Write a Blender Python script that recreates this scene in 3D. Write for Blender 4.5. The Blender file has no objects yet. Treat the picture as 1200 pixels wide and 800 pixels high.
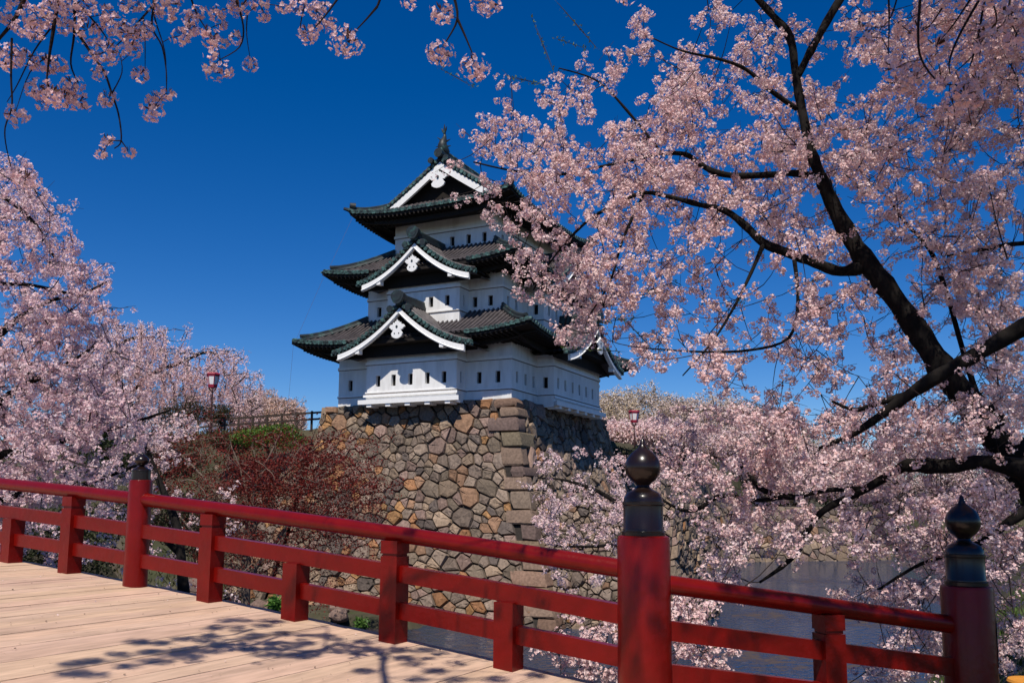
import bpy, bmesh, math, random
import numpy as np
from mathutils import Vector, Matrix, kdtree, noise as mnoise

random.seed(7)
RNG = np.random.default_rng(11)
scene = bpy.context.scene
COL = scene.collection
R = math.radians

# ------------------------------------------------------------------ camera
FPX, PIT, ROLL, PPY = 1028.2, .1217, .0076, 461.6
_cr, _sr, _c, _s = math.cos(ROLL), math.sin(ROLL), math.cos(PIT), math.sin(PIT)
V_F = np.array([0, _c, _s]); _u0 = np.array([0, -_s, _c]); _r0 = np.array([1., 0, 0])
V_R = _r0 * _cr + _u0 * _sr
V_U = _u0 * _cr - _r0 * _sr
cam_d = bpy.data.cameras.new("camera")
cam = bpy.data.objects.new("camera", cam_d); COL.objects.link(cam)
cam.matrix_world = Matrix(((V_R[0], V_U[0], -V_F[0], 0), (V_R[1], V_U[1], -V_F[1], 0),
                           (V_R[2], V_U[2], -V_F[2], 0), (0, 0, 0, 1)))
cam_d.sensor_width = 36; cam_d.sensor_fit = 'HORIZONTAL'
cam_d.lens = FPX / 1200 * 36
cam_d.shift_y = (PPY - 400) / 1200
cam_d.clip_start = .05; cam_d.clip_end = 6000
cam_d.dof.use_dof = True; cam_d.dof.focus_distance = 16; cam_d.dof.aperture_fstop = 9
scene.camera = cam

# ------------------------------------------------------------------ light
SUN_EL, SUN_AZ = R(56.5), R(12)          # azimuth to the left of straight behind the camera
TO_SUN = np.array([-math.sin(SUN_AZ) * math.cos(SUN_EL), -math.cos(SUN_AZ) * math.cos(SUN_EL), math.sin(SUN_EL)])
world = bpy.data.worlds.new("World"); scene.world = world; world.use_nodes = True
nt = world.node_tree; nt.nodes.clear()
w_out = nt.nodes.new('ShaderNodeOutputWorld'); w_bg = nt.nodes.new('ShaderNodeBackground')
w_sky = nt.nodes.new('ShaderNodeTexSky'); w_sky.sky_type = 'NISHITA'; w_sky.sun_disc = False
w_sky.sun_elevation = SUN_EL; w_sky.sun_rotation = math.pi + SUN_AZ
w_sky.altitude = 1500; w_sky.air_density = 1.0; w_sky.dust_density = .15; w_sky.ozone_density = 5.0
w_hs = nt.nodes.new('ShaderNodeHueSaturation'); w_hs.inputs['Saturation'].default_value = 1.36
w_hs.inputs['Hue'].default_value = .511; w_hs.inputs['Value'].default_value = 1
w_bg.inputs['Strength'].default_value = .09
nt.links.new(w_sky.outputs[0], w_hs.inputs['Color']); nt.links.new(w_hs.outputs[0], w_bg.inputs[0])
nt.links.new(w_bg.outputs[0], w_out.inputs[0])
sun_d = bpy.data.lights.new("sun", 'SUN'); sun_d.energy = 4.4; sun_d.angle = R(.53); sun_d.color = (1, .93, .82)
sun = bpy.data.objects.new("sun", sun_d); COL.objects.link(sun)
sun.rotation_euler = Vector(TO_SUN).to_track_quat('Z', 'Y').to_euler()

vs = scene.view_settings
vs.view_transform = 'Standard'; vs.look = 'None'; vs.gamma = 1; vs.use_curve_mapping = False
vs.exposure = 0.18
scene.render.engine = 'CYCLES'
scene.cycles.use_denoising = True
scene.cycles.max_bounces = 6; scene.cycles.diffuse_bounces = 3; scene.cycles.glossy_bounces = 3
scene.cycles.transmission_bounces = 3; scene.cycles.transparent_max_bounces = 4
scene.cycles.sample_clamp_indirect = 6

# ------------------------------------------------------------------ pixel helpers (photo pixels, 1200 x 800)
def ray(px, py):
    return V_F + V_R * ((px - 600) / FPX) - V_U * ((py - PPY) / FPX)
def at_y(px, py, Y):
    d = ray(px, py); return d * (Y / d[1])
def at_z(px, py, z):
    d = ray(px, py); return d * (z / d[2])
TH = -.4599
AX = np.array([math.cos(TH), math.sin(TH), 0]); AY = np.array([-math.sin(TH), math.cos(TH), 0])
ORG = np.array([-.03, 48.8, 0])                       # near corner of the keep
def cw(x, y, z): return ORG + AX * x + AY * y + np.array([0, 0, z])
def to_local(P): d = np.asarray(P) - ORG; return np.array([d @ AX, d @ AY, d[2]])

# ------------------------------------------------------------------ materials
def mat(name, col, rough=.8, spec=.3, coat=0, metal=0, nscale=0, namp=0, bump=0, bscale=30, attr=None,
        col2=None, stretch=(1, 1, 1), fade=.5):
    m = bpy.data.materials.new(name); m.use_nodes = True
    t = m.node_tree; b = t.nodes['Principled BSDF']
    b.inputs['Roughness'].default_value = rough
    b.inputs['Specular IOR Level'].default_value = spec
    b.inputs['Coat Weight'].default_value = coat; b.inputs['Coat Roughness'].default_value = .12
    b.inputs['Metallic'].default_value = metal
    tc = t.nodes.new('ShaderNodeTexCoord'); mp = t.nodes.new('ShaderNodeMapping')
    mp.inputs['Scale'].default_value = stretch
    t.links.new(tc.outputs['Object'], mp.inputs[0])
    src = None
    if attr:
        a = t.nodes.new('ShaderNodeAttribute'); a.attribute_name = attr; src = a.outputs['Color']
    else:
        c = t.nodes.new('ShaderNodeRGB'); c.outputs[0].default_value = (*col, 1); src = c.outputs[0]
    if nscale:
        n = t.nodes.new('ShaderNodeTexNoise'); n.inputs['Scale'].default_value = nscale
        n.inputs['Detail'].default_value = 6; n.inputs['Roughness'].default_value = .62
        t.links.new(mp.outputs[0], n.inputs['Vector'])
        if col2:
            rp = t.nodes.new('ShaderNodeValToRGB')
            rp.color_ramp.elements[0].position = fade - .13; rp.color_ramp.elements[1].position = fade + .13
            t.links.new(n.outputs['Fac'], rp.inputs[0])
            mx = t.nodes.new('ShaderNodeMix'); mx.data_type = 'RGBA'
            t.links.new(rp.outputs[0], mx.inputs['Factor']); t.links.new(src, mx.inputs[6])
            mx.inputs[7].default_value = (*col2, 1); src = mx.outputs[2]
        if namp:
            n2 = t.nodes.new('ShaderNodeTexNoise'); n2.inputs['Scale'].default_value = nscale * 3.1
            n2.inputs['Detail'].default_value = 5
            t.links.new(mp.outputs[0], n2.inputs['Vector'])
            mr = t.nodes.new('ShaderNodeMapRange'); mr.inputs['From Min'].default_value = .25
            mr.inputs['From Max'].default_value = .75
            mr.inputs['To Min'].default_value = 1 - namp; mr.inputs['To Max'].default_value = 1 + namp
            t.links.new(n2.outputs['Fac'], mr.inputs[0])
            vm = t.nodes.new('ShaderNodeVectorMath'); vm.operation = 'SCALE'
            t.links.new(src, vm.inputs[0]); t.links.new(mr.outputs[0], vm.inputs['Scale']); src = vm.outputs[0]
    t.links.new(src, b.inputs['Base Color'])
    if bump:
        nb = t.nodes.new('ShaderNodeTexNoise'); nb.inputs['Scale'].default_value = bscale
        nb.inputs['Detail'].default_value = 6
        t.links.new(mp.outputs[0], nb.inputs['Vector'])
        bp = t.nodes.new('ShaderNodeBump'); bp.inputs['Strength'].default_value = bump
        bp.inputs['Distance'].default_value = .05
        t.links.new(nb.outputs['Fac'], bp.inputs['Height']); t.links.new(bp.outputs[0], b.inputs['Normal'])
    return m

def leafmat(name, trans=.35, rough=.7, spec=.15):
    """thin petals and leaves: colour from the mesh, some light let through"""
    m = bpy.data.materials.new(name); m.use_nodes = True
    t = m.node_tree; b = t.nodes['Principled BSDF']; out = t.nodes['Material Output']
    a = t.nodes.new('ShaderNodeAttribute'); a.attribute_name = 'Col'
    b.inputs['Roughness'].default_value = rough; b.inputs['Specular IOR Level'].default_value = spec
    tr = t.nodes.new('ShaderNodeBsdfTranslucent'); mx = t.nodes.new('ShaderNodeMixShader')
    mx.inputs[0].default_value = trans
    t.links.new(a.outputs['Color'], b.inputs['Base Color']); t.links.new(a.outputs['Color'], tr.inputs['Color'])
    t.links.new(b.outputs[0], mx.inputs[1]); t.links.new(tr.outputs[0], mx.inputs[2])
    t.links.new(mx.outputs[0], out.inputs['Surface'])
    return m

M = dict(
    plaster=mat('plaster', (.80, .79, .77), .85, .2, nscale=1.1, namp=.07, col2=(.62, .60, .57), fade=.6, bump=.15, bscale=9, stretch=(1, 1, .22)),
    plaster_trim=mat('plaster_trim', (.84, .83, .81), .8, .2, nscale=2, namp=.05),
    shadow_grime=mat('shadow_grime', (.22, .19, .17), .9, .1, nscale=2, namp=.3),  # shadow below the wall bands put into the colour, with some grime
    eave_shade_wood=mat('eave_shade_wood', (.022, .018, .016), .8, .15, nscale=5, namp=.3),  # gable wood; on the pale eave undersides this near-black is painted shade
    shutter=mat('shutter', (.018, .017, .016), .8, .1),
    tile=mat('tile', (.062, .054, .056), .5, .35, nscale=1.3, namp=.3, col2=(.10, .086, .088), fade=.52, bump=.2, bscale=14),
    patina=mat('patina', (.115, .24, .215), .6, .3, nscale=3.2, namp=.35, col2=(.025, .036, .038), fade=.44),
    patina_dark=mat('patina_dark', (.022, .028, .03), .5, .35, nscale=2.5, namp=.35, col2=(.05, .13, .115), fade=.66),
    stone=mat('stone', (.3, .27, .24), .9, .2, nscale=2.4, namp=.35, attr='Col', bump=.6, bscale=7),
    mortar=mat('mortar', (.035, .03, .027), .95, .1, nscale=3, namp=.3),
    red=mat('red_paint', (.15, .0027, .0014), .33, .25, coat=.08, nscale=2.2, namp=.15, col2=(.125, .0035, .0018), fade=.58, bump=.12, bscale=14),
    black=mat('black_lacquer', (.011, .0055, .0045), .28, .35, coat=.18),
    plank=mat('plank', (.5, .35, .25), .8, .2, attr='Col', nscale=6, namp=.2, col2=(.36, .245, .175), fade=.64, bump=.3, bscale=22, stretch=(.16, 1, 1)),
    fence=mat('fence_wood', (.05, .036, .028), .85, .2, nscale=5, namp=.3),
    bark=mat('bark', (.011, .009, .008), .9, .15, nscale=5, namp=.45, bump=.7, bscale=9, stretch=(1, 1, .5)),
    twig=mat('twig', (.018, .012, .011), .85, .15),
    maple_wood=mat('maple_wood', (.16, .12, .095), .85, .15, nscale=6, namp=.2),
    petal=leafmat('petal', .27), leaf=leafmat('leaf', .3, .55, .3),
    ground=mat('ground', (.085, .068, .05), .95, .1, nscale=.35, namp=.35, col2=(.05, .055, .028), fade=.5, bump=.6, bscale=3),
    grass=leafmat('grass', .25, .6, .2),
    path=mat('path', (.30, .25, .2), .95, .1, nscale=.8, namp=.2, bump=.3, bscale=12),
    iron=mat('iron', (.05, .018, .016), .5, .4),
    lantern_red=mat('lantern_red', (.33, .02, .05), .55, .3),
    lantern_paper=mat('lantern_paper', (.82, .78, .78), .6, .3),
    orange=mat('orange', (.62, .26, .035), .55, .3, nscale=3, namp=.1),
    paper=mat('paper', (.78, .78, .76), .7, .2),
)
# moat water: dark body, rippled mirror surface, rafts of fallen petals
wm = bpy.data.materials.new('water'); wm.use_nodes = True
t = wm.node_tree; b = t.nodes['Principled BSDF']
b.inputs['Roughness'].default_value = .04; b.inputs['IOR'].default_value = 1.33
tc = t.nodes.new('ShaderNodeTexCoord')
n1 = t.nodes.new('ShaderNodeTexNoise'); n1.inputs['Scale'].default_value = .09; n1.inputs['Detail'].default_value = 5
n2 = t.nodes.new('ShaderNodeTexNoise'); n2.inputs['Scale'].default_value = 1.7; n2.inputs['Detail'].default_value = 6
n2.inputs['Roughness'].default_value = .7
n3 = t.nodes.new('ShaderNodeTexNoise'); n3.inputs['Scale'].default_value = 3.2; n3.inputs['Detail'].default_value = 3
for n in (n1, n2, n3): t.links.new(tc.outputs['Object'], n.inputs['Vector'])
ad = t.nodes.new('ShaderNodeMath'); ad.operation = 'MULTIPLY_ADD'; ad.inputs[1].default_value = .55
t.links.new(n2.outputs['Fac'], ad.inputs[0]); t.links.new(n1.outputs['Fac'], ad.inputs[2])
rp = t.nodes.new('ShaderNodeValToRGB'); rp.color_ramp.elements[0].position = .8; rp.color_ramp.elements[1].position = .9
t.links.new(ad.outputs[0], rp.inputs[0])
mx = t.nodes.new('ShaderNodeMix'); mx.data_type = 'RGBA'
mx.inputs[6].default_value = (.008, .03, .075, 1); mx.inputs[7].default_value = (.075, .055, .05, 1)
t.links.new(rp.outputs[0], mx.inputs['Factor']); t.links.new(mx.outputs[2], b.inputs['Base Color'])
mr = t.nodes.new('ShaderNodeMapRange'); mr.inputs['To Min'].default_value = .05; mr.inputs['To Max'].default_value = .8
t.links.new(rp.outputs[0], mr.inputs[0]); t.links.new(mr.outputs[0], b.inputs['Roughness'])
bp = t.nodes.new('ShaderNodeBump'); bp.inputs['Strength'].default_value = 1.0; bp.inputs['Distance'].default_value = .1
t.links.new(n3.outputs['Fac'], bp.inputs['Height']); t.links.new(bp.outputs[0], b.inputs['Normal'])
M['water'] = wm

# ------------------------------------------------------------------ mesh helpers
class MB:
    def __init__(s): s.v = []; s.f = []; s.c = None
    def add(s, vs, fs):
        o = len(s.v); s.v += [tuple(map(float, p)) for p in vs]; s.f += [tuple(i + o for i in f) for f in fs]
    def quad(s, a, b, c, d): s.add([a, b, c, d], [(0, 1, 2, 3)])
    def hexa(s, p):   # 8 corners: bottom 0-3 ccw, top 4-7
        s.add(p, [(3, 2, 1, 0), (4, 5, 6, 7), (0, 1, 5, 4), (1, 2, 6, 5), (2, 3, 7, 6), (3, 0, 4, 7)])
    def box(s, x0, x1, y0, y1, z0, z1):
        s.hexa([(x0, y0, z0), (x1, y0, z0), (x1, y1, z0), (x0, y1, z0), (x0, y0, z1), (x1, y0, z1), (x1, y1, z1), (x0, y1, z1)])
    def bar(s, a, b, w, h, up=(0, 0, 1)):
        """box beam from a to b, width w across, height h along up"""
        a = np.asarray(a, float); b = np.asarray(b, float); d = b - a
        d = d / np.linalg.norm(d); u = np.asarray(up, float); sd = np.cross(d, u); sd /= np.linalg.norm(sd)
        u = np.cross(sd, d)
        q = lambda p, i, j: p + sd * (w / 2 * i) + u * (h / 2 * j)
        s.hexa([q(a, -1, -1), q(a, 1, -1), q(b, 1, -1), q(b, -1, -1), q(a, -1, 1), q(a, 1, 1), q(b, 1, 1), q(b, -1, 1)])
    def tube(s, pts, rad, n=6, cap=True):
        pts = [np.asarray(p, float) for p in pts]; k = len(pts)
        if not hasattr(rad, '__len__'): rad = [rad] * k
        o = len(s.v); prev = None
        for i in range(k):
            d = pts[min(i + 1, k - 1)] - pts[max(i - 1, 0)]; L = np.linalg.norm(d); d = d / L if L > 1e-9 else np.array([0, 0, 1.])
            if prev is None:
                r = np.array([0, 0, 1.]) if abs(d[2]) < .9 else np.array([1., 0, 0])
            else: r = prev
            x = r - d * (r @ d); x /= np.linalg.norm(x); prev = x; y = np.cross(d, x)
            for j in range(n):
                a = 2 * math.pi * j / n
                s.v.append(tuple(pts[i] + (x * math.cos(a) + y * math.sin(a)) * rad[i]))
        for i in range(k - 1):
            for j in range(n):
                a = o + i * n + j; b2 = o + i * n + (j + 1) % n
                s.f.append((a, b2, b2 + n, a + n))
        if cap:
            s.f.append(tuple(o + j for j in reversed(range(n)))); s.f.append(tuple(o + (k - 1) * n + j for j in range(n)))
    def lathe(s, prof, n=32, at=(0, 0, 0)):
        o = len(s.v); k = len(prof)
        for r, z in prof:
            for j in range(n):
                a = 2 * math.pi * j / n
                s.v.append((at[0] + r * math.cos(a), at[1] + r * math.sin(a), at[2] + z))
        for i in range(k - 1):
            for j in range(n):
                a = o + i * n + j; b2 = o + i * n + (j + 1) % n
                s.f.append((a, b2, b2 + n, a + n))
        s.f.append(tuple(o + j for j in reversed(range(n)))); s.f.append(tuple(o + (k - 1) * n + j for j in range(n)))
    def extrude(s, poly, org, X, Y, N, d):
        """flat outline poly in the X,Y plane at org, thickness d along N"""
        org = np.asarray(org, float); X = np.asarray(X, float); Y = np.asarray(Y, float); N = np.asarray(N, float)
        k = len(poly); a = [org + X * p + Y * q for p, q in poly]; b2 = [p + N * d for p in a]
        s.add(a + b2, [tuple(range(k - 1, -1, -1)), tuple(range(k, 2 * k))] + [(i, (i + 1) % k, k + (i + 1) % k, k + i) for i in range(k)])
    def build(s, name, m, parent=None, smooth=False, angle=None, loc=None):
        me = bpy.data.meshes.new(name); me.from_pydata(s.v, [], s.f); me.materials.append(m)
        if s.c is not None:
            at = me.color_attributes.new('Col', 'FLOAT_COLOR', 'POINT')
            arr = np.ones((len(s.v), 4), np.float32); arr[:, :3] = np.asarray(s.c, np.float32)[:len(s.v)]
            at.data.foreach_set('color', arr.ravel())
        if smooth:
            me.polygons.foreach_set('use_smooth', [True] * len(me.polygons))
            if angle: me.set_sharp_from_angle(angle=R(angle))
        me.update()
        o = bpy.data.objects.new(name, me); COL.objects.link(o)
        if parent is not None: o.parent = parent
        if loc is not None: o.location = loc
        return o

def np_mesh(name, m, V, F, C, parent=None, mats=None):
    """V (n,3), F (k,4) quads, C (n,3) colours"""
    me = bpy.data.meshes.new(name)
    me.vertices.add(len(V)); me.vertices.foreach_set('co', np.ascontiguousarray(V, np.float32).ravel())
    k = len(F); me.loops.add(k * 4); me.polygons.add(k)
    me.loops.foreach_set('vertex_index', np.ascontiguousarray(F, np.int32).ravel())
    me.polygons.foreach_set('loop_start', np.arange(0, k * 4, 4, dtype=np.int32))
    me.update(calc_edges=True)
    at = me.color_attributes.new('Col', 'FLOAT_COLOR', 'POINT')
    arr = np.ones((len(V), 4), np.float32); arr[:, :3] = C
    at.data.foreach_set('color', arr.ravel())
    me.materials.append(m)
    o = bpy.data.objects.new(name, me); COL.objects.link(o)
    if parent is not None: o.parent = parent
    return o

def tag(o, label=None, cat=None, group=None, kind=None):
    if label: o['label'] = label
    if cat: o['category'] = cat
    if group: o['group'] = group
    if kind: o['kind'] = kind
    return o
def empty(name, loc=(0, 0, 0), rz=0):
    o = bpy.data.objects.new(name, None); COL.objects.link(o); o.location = loc; o.rotation_euler = (0, 0, rz)
    o.empty_display_size = .2
    return o

#@@GROUND
# ------------------------------------------------------------------ ground, water
def sst(a, b, x):
    t = np.clip((x - a) / (b - a), 0, 1); return t * t * (3 - 2 * t)
FA, FB = at_z(700, 655, -6.2), at_z(1030, 652, -6.2); FA = FA * (88 / FA[1]); FB = FB * (99 / FB[1]); FA[2] = FB[2] = -6.6
fd = (FB - FA); FL = np.linalg.norm(fd); fd /= FL; fn = np.array([fd[1], -fd[0], 0])
NEWEL_N = np.array([.95, 6.37]); BR_A = np.array([-.862, .507])      # bridge axis, climbing to the left
def height(x, y):
    lx = (x - ORG[0]) * AX[0] + (y - ORG[1]) * AX[1]; ly = (x - ORG[0]) * AY[0] + (y - ORG[1]) * AY[1]
    h = np.full_like(x, -6.9)
    # upper court behind the front wall; earth bank left of the keep
    bank = sst(-16, -13, -lx) if False else (1 - sst(-17.5, -15.5, lx))
    ht = -5.6 + 10.3 * (bank * sst(-7.5, .6, ly) + (1 - bank) * sst(1.0, 2.2, ly)) - .9 * sst(13, 40, -lx)
    ht = np.where(lx > -1.2, -6.9, ht)
    h = np.maximum(h, np.where(ly > -9, ht, -6.9))
    hr = np.where((lx > -2.0) & (ly > 15.5), -6.9 + 10.2 * (1 - sst(-.5, 1.2, lx)) , -6.9)
    h = np.maximum(h, hr)
    hr2 = -6.9 + 10.0 * sst(15, 17, ly) * (1 - sst(-1.8, .0, lx)); h = np.maximum(h, hr2)
    # foot of the front wall
    h = np.maximum(h, np.where(lx < 2, -6.9 + 1.3 * sst(-9, -3.6, ly) * (1 - sst(-2, 1, lx)), -6.9))
    # land at the far (left) end of the bridge
    p = (x - NEWEL_N[0]) * BR_A[0] + (y - NEWEL_N[1]) * BR_A[1]
    h = np.maximum(h, -6.9 + 6.3 * sst(15, 22, p) * (1 - sst(36, 44, y)) * (1 - sst(-19, -13, x)))
    # right bank
    e = (x - 4.6) * .866 - (y - 6.6) * .5
    h = np.maximum(h, -6.9 + 5.0 * sst(-5.5, .8, e))
    # near bank under the camera
    h = np.maximum(h, -6.9 + 5.1 * sst(-2.6, .4, -p) * (1 - sst(6.2, 9.5, y - .28 * x)))
    # beyond the far moat wall
    dd = -((x - FA[0]) * fn[0] + (y - FA[1]) * fn[1]); al = (x - FA[0]) * fd[0] + (y - FA[1]) * fd[1]
    h = np.maximum(h, np.where(al > -4, -6.9 + 6.4 * sst(.3, 1.6, dd), -6.9))
    # beyond
    d = np.hypot(x, y)
    h = np.maximum(h, -6.9 + 5.5 * sst(128, 140, y))
    return h
def ground_sheet():
    xs = np.concatenate([[-2500, -900, -400, -200], np.arange(-110, 110.1, .9), [200, 400, 900, 2500]])
    ys = np.concatenate([[-2500, -800, -300, -100], np.arange(-24, 150.1, .9), [220, 400, 900, 2500]])
    X, Y = np.meshgrid(xs, ys); Z = height(X, Y)
    nz = np.array([[mnoise.noise((a * .35, b * .35, 0)) for a in xs] for b in ys]) * .14
    Z = Z + np.where(np.hypot(X, Y) < 150, nz, 0)
    V = np.stack([X, Y, Z], -1).reshape(-1, 3); w = len(xs)
    i = np.arange(len(ys) - 1)[:, None] * w + np.arange(w - 1)[None]
    F = np.stack([i, i + 1, i + w + 1, i + w], -1).reshape(-1, 4)
    o = np_mesh('ground', M['ground'], V, F, np.full((len(V), 3), .1)); tag(o, kind='structure')
    o.data.polygons.foreach_set('use_smooth', [True] * len(o.data.polygons))
ground_sheet()
mb = MB(); mb.quad((-120, -30, -6), (150, -30, -6), (150, 160, -6), (-120, 160, -6))
tag(mb.build('moat_water', M['water']), kind='structure')

#@@CASTLE
# ------------------------------------------------------------------ the keep
keep = tag(empty('castle_keep', ORG, TH), 'white plastered three storey castle keep with dark tiled roofs, standing on the stone base', 'castle')

def walls(name, outline, z0, z1, holes, bays=(), bay_z0=None):
    """outline: closed plan polygon; holes[edge] = list of (distance along edge, half width, z0, z1)"""
    mb = MB(); panes = []
    n = len(outline)
    for i in range(n):
        a = np.array(outline[i], float); b = np.array(outline[(i + 1) % n], float)
        L = np.linalg.norm(b - a); d = (b - a) / L; nr = np.array([d[1], -d[0]])
        zb = bay_z0 if i in bays else z0
        hs = holes.get(i, [])
        P = lambda s, z, dep=0: (a[0] + d[0] * s - nr[0] * dep, a[1] + d[1] * s - nr[1] * dep, z)
        xs = sorted({0, L} | {h[0] - h[1] for h in hs} | {h[0] + h[1] for h in hs})
        zs = sorted({zb, z1} | {h[2] for h in hs} | {h[3] for h in hs})
        for j in range(len(xs) - 1):
            for k in range(len(zs) - 1):
                cx, cz = (xs[j] + xs[j + 1]) / 2, (zs[k] + zs[k + 1]) / 2
                if any(abs(cx - h[0]) < h[1] and h[2] < cz < h[3] for h in hs): continue
                mb.quad(P(xs[j], zs[k]), P(xs[j + 1], zs[k]), P(xs[j + 1], zs[k + 1]), P(xs[j], zs[k + 1]))
        for h in hs:
            l, r, q, w = h[0] - h[1], h[0] + h[1], h[2], h[3]; D = .2
            mb.quad(P(l, q), P(l, w), P(l, w, D), P(l, q, D)); mb.quad(P(r, q), P(r, q, D), P(r, w, D), P(r, w))
            mb.quad(P(l, w), P(r, w), P(r, w, D), P(l, w, D)); mb.quad(P(l, q), P(l, q, D), P(r, q, D), P(r, q))
            panes.append((P(l, q, D), P(r, q, D), P(r, w, D), P(l, w, D), nr))
    w = mb.build(name, M['plaster'], keep)
    for a, b, c, d2, nr in panes:
        pm = MB(); nn = np.array([nr[0], nr[1], 0]); off = -nn * .04
        q = [np.array(p) for p in (a, b, c, d2)]
        ex = (q[1] - q[0]); ex = ex / np.linalg.norm(ex) * .03
        pts = [q[0] - ex + off - (0, 0, .03), q[1] + ex + off - (0, 0, .03), q[2] + ex + off + (0, 0, .03), q[3] - ex + off + (0, 0, .03)]
        back = [p + off for p in pts]
        pm.hexa([back[0], back[1], pts[1], pts[0], back[3], back[2], pts[2], pts[3]])
        m0 = (q[0] + q[1]) / 2; m1 = (q[2] + q[3]) / 2
        pm.bar(m0 + off * .2, m1 + off * .2, .05, .05, up=nn)
        pm.build('window', M['shutter'], w)
    return w

def ring(mb, outline, z0, z1, proud, edges=None, back=.02):
    """moulding run round the plan outline, mitred at the corners"""
    n = len(outline); pts = [np.array(p, float) for p in outline]
    def off(i, dist):
        p0, p1, p2 = pts[i - 1], pts[i], pts[(i + 1) % n]
        d1 = (p1 - p0) / np.linalg.norm(p1 - p0); d2 = (p2 - p1) / np.linalg.norm(p2 - p1)
        n1 = np.array([d1[1], -d1[0]]); n2 = np.array([d2[1], -d2[0]])
        return p1 + (n1 + n2) / (1 + n1 @ n2) * dist
    for i in (range(n) if edges is None else edges):
        j = (i + 1) % n
        a, b, c, d = off(i, -back), off(j, -back), off(j, proud), off(i, proud)
        mb.hexa([(*d, z0), (*c, z0), (*b, z0), (*a, z0), (*d, z1), (*c, z1), (*b, z1), (*a, z1)])

W1, D1 = 12.0, 13.8
OUT1 = [(-12, 0), (-9.12, 0), (-9.12, -1.1), (-2.93, -1.1), (-2.93, 0), (0, 0), (0, 3.42), (1.1, 3.42), (1.1, 10.97), (0, 10.97), (0, 13.8), (-12, 13.8)]
zw = (6.68, 7.34); hw = .155
h1 = {0: [(.9, hw, *zw), (2.55, hw, *zw)], 1: [(.55, .09, *zw)], 2: [(s, hw, *zw) for s in (.84, 1.93, 3.1, 4.25, 5.36)], 3: [(.5, .08, *zw)],
      4: [(.85, hw, *zw), (2.06, hw, *zw)], 5: [(.71, hw, *zw), (1.84, hw, *zw), (2.93, hw, *zw)], 6: [(.55, hw, *zw)],
      7: [(s, hw, *zw) for s in (.66, 1.75, 2.9, 4.02, 5.18, 6.3)], 9: [(.9, hw, *zw), (2.0, hw, *zw)],
      10: [(s, hw, *zw) for s in (1.2, 3.4, 5.6, 7.8, 10)], 11: [(s, hw, *zw) for s in (1.2, 3.4, 5.6, 7.8, 10, 12.2)]}
w1 = walls('storey_wall', OUT1, 5.7, 9.45, h1, bays=(1, 2, 3, 6, 7, 8), bay_z0=5.62)
tr = MB()
ring(tr, OUT1, 8.0, 8.16, .06); ring(tr, OUT1, 6.29, 6.37, .05)
ring(tr, OUT1, 5.62, 5.88, .34, edges=(2, 7)); ring(tr, OUT1, 6.06, 6.2, .12, edges=(2, 7))
for k in range(5): x = -8.7 + k * 1.34; tr.box(x - .17, x + .17, -1.38, -.6, 5.45, 5.63)
for k in range(6): y = 3.8 + k * 1.36; tr.box(.6, 1.38, y - .17, y + .17, 5.45, 5.63)
tr.box(-9.12, -2.93, -1.09, -.1, 5.55, 5.62); tr.box(-.1, 1.09, 3.42, 10.97, 5.55, 5.62)
tr.build('moulding', M['plaster_trim'], w1)
tr = MB(); ring(tr, OUT1, 7.955, 7.998, .045); ring(tr, OUT1, 6.235, 6.288, .04); tr.build('shadow_line', M['shadow_grime'], w1)  # thin dark strips paint the shadow under each moulding, mixed with grime

OUT2 = [(-10.8, 1.2), (-8.57, 1.2), (-8.57, .1), (-3.5, .1), (-3.5, 1.2), (-1.2, 1.2), (-1.2, 4.6), (-.1, 4.6), (-.1, 9.7), (-1.2, 9.7), (-1.2, 12.6), (-10.8, 12.6)]
zw = (11.46, 12.08)
h2 = {0: [(.86, hw, *zw)], 2: [(s, hw, *zw) for s in (.84, 1.95, 3.11, 4.23)], 3: [(.5, .08, *zw)], 4: [(.42, hw, *zw), (1.47, hw, *zw)],
      5: [(.7, hw, *zw), (1.8, hw, *zw)], 6: [(.55, hw, *zw)], 7: [(s, hw, *zw) for s in (.8, 1.95, 3.1, 4.3)], 9: [(1.2, hw, *zw)],
      10: [(2.2, hw, *zw), (4.8, hw, *zw), (7.4, hw, *zw)], 11: [(2.5, hw, *zw), (5.7, hw, *zw), (9, hw, *zw)]}
w2 = walls('storey_wall', OUT2, 9.6, 14.0, h2)
tr = MB(); ring(tr, OUT2, 12.52, 12.66, .06); ring(tr, OUT2, 11.12, 11.2, .05, edges=(1, 2, 3, 6, 7, 8)); tr.build('moulding', M['plaster_trim'], w2)
tr = MB(); ring(tr, OUT2, 12.475, 12.518, .045); ring(tr, OUT2, 11.07, 11.118, .04, edges=(1, 2, 3, 6, 7, 8)); tr.build('shadow_line', M['shadow_grime'], w2)

OUT3 = [(-9.65, 2.35), (-2.35, 2.35), (-2.35, 11.45), (-9.65, 11.45)]
zw = (15.8, 16.4)
h3 = {0: [(s, hw, *zw) for s in (.9, 2.1, 4.27, 5.43, 6.54)], 1: [(s, hw, *zw) for s in (1, 2.6, 4.2, 5.8, 7.4)],
      2: [(s, hw, *zw) for s in (1.2, 3.6, 6)], 3: [(s, hw, *zw) for s in (1.2, 3.6, 6)]}
w3 = walls('storey_wall', OUT3, 14.6, 18.2, h3)
tr = MB(); ring(tr, OUT3, 16.77, 16.92, .06); tr.build('moulding', M['plaster_trim'], w3)
tr = MB(); ring(tr, OUT3, 16.725, 16.768, .045); tr.build('shadow_line', M['shadow_grime'], w3)

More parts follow.
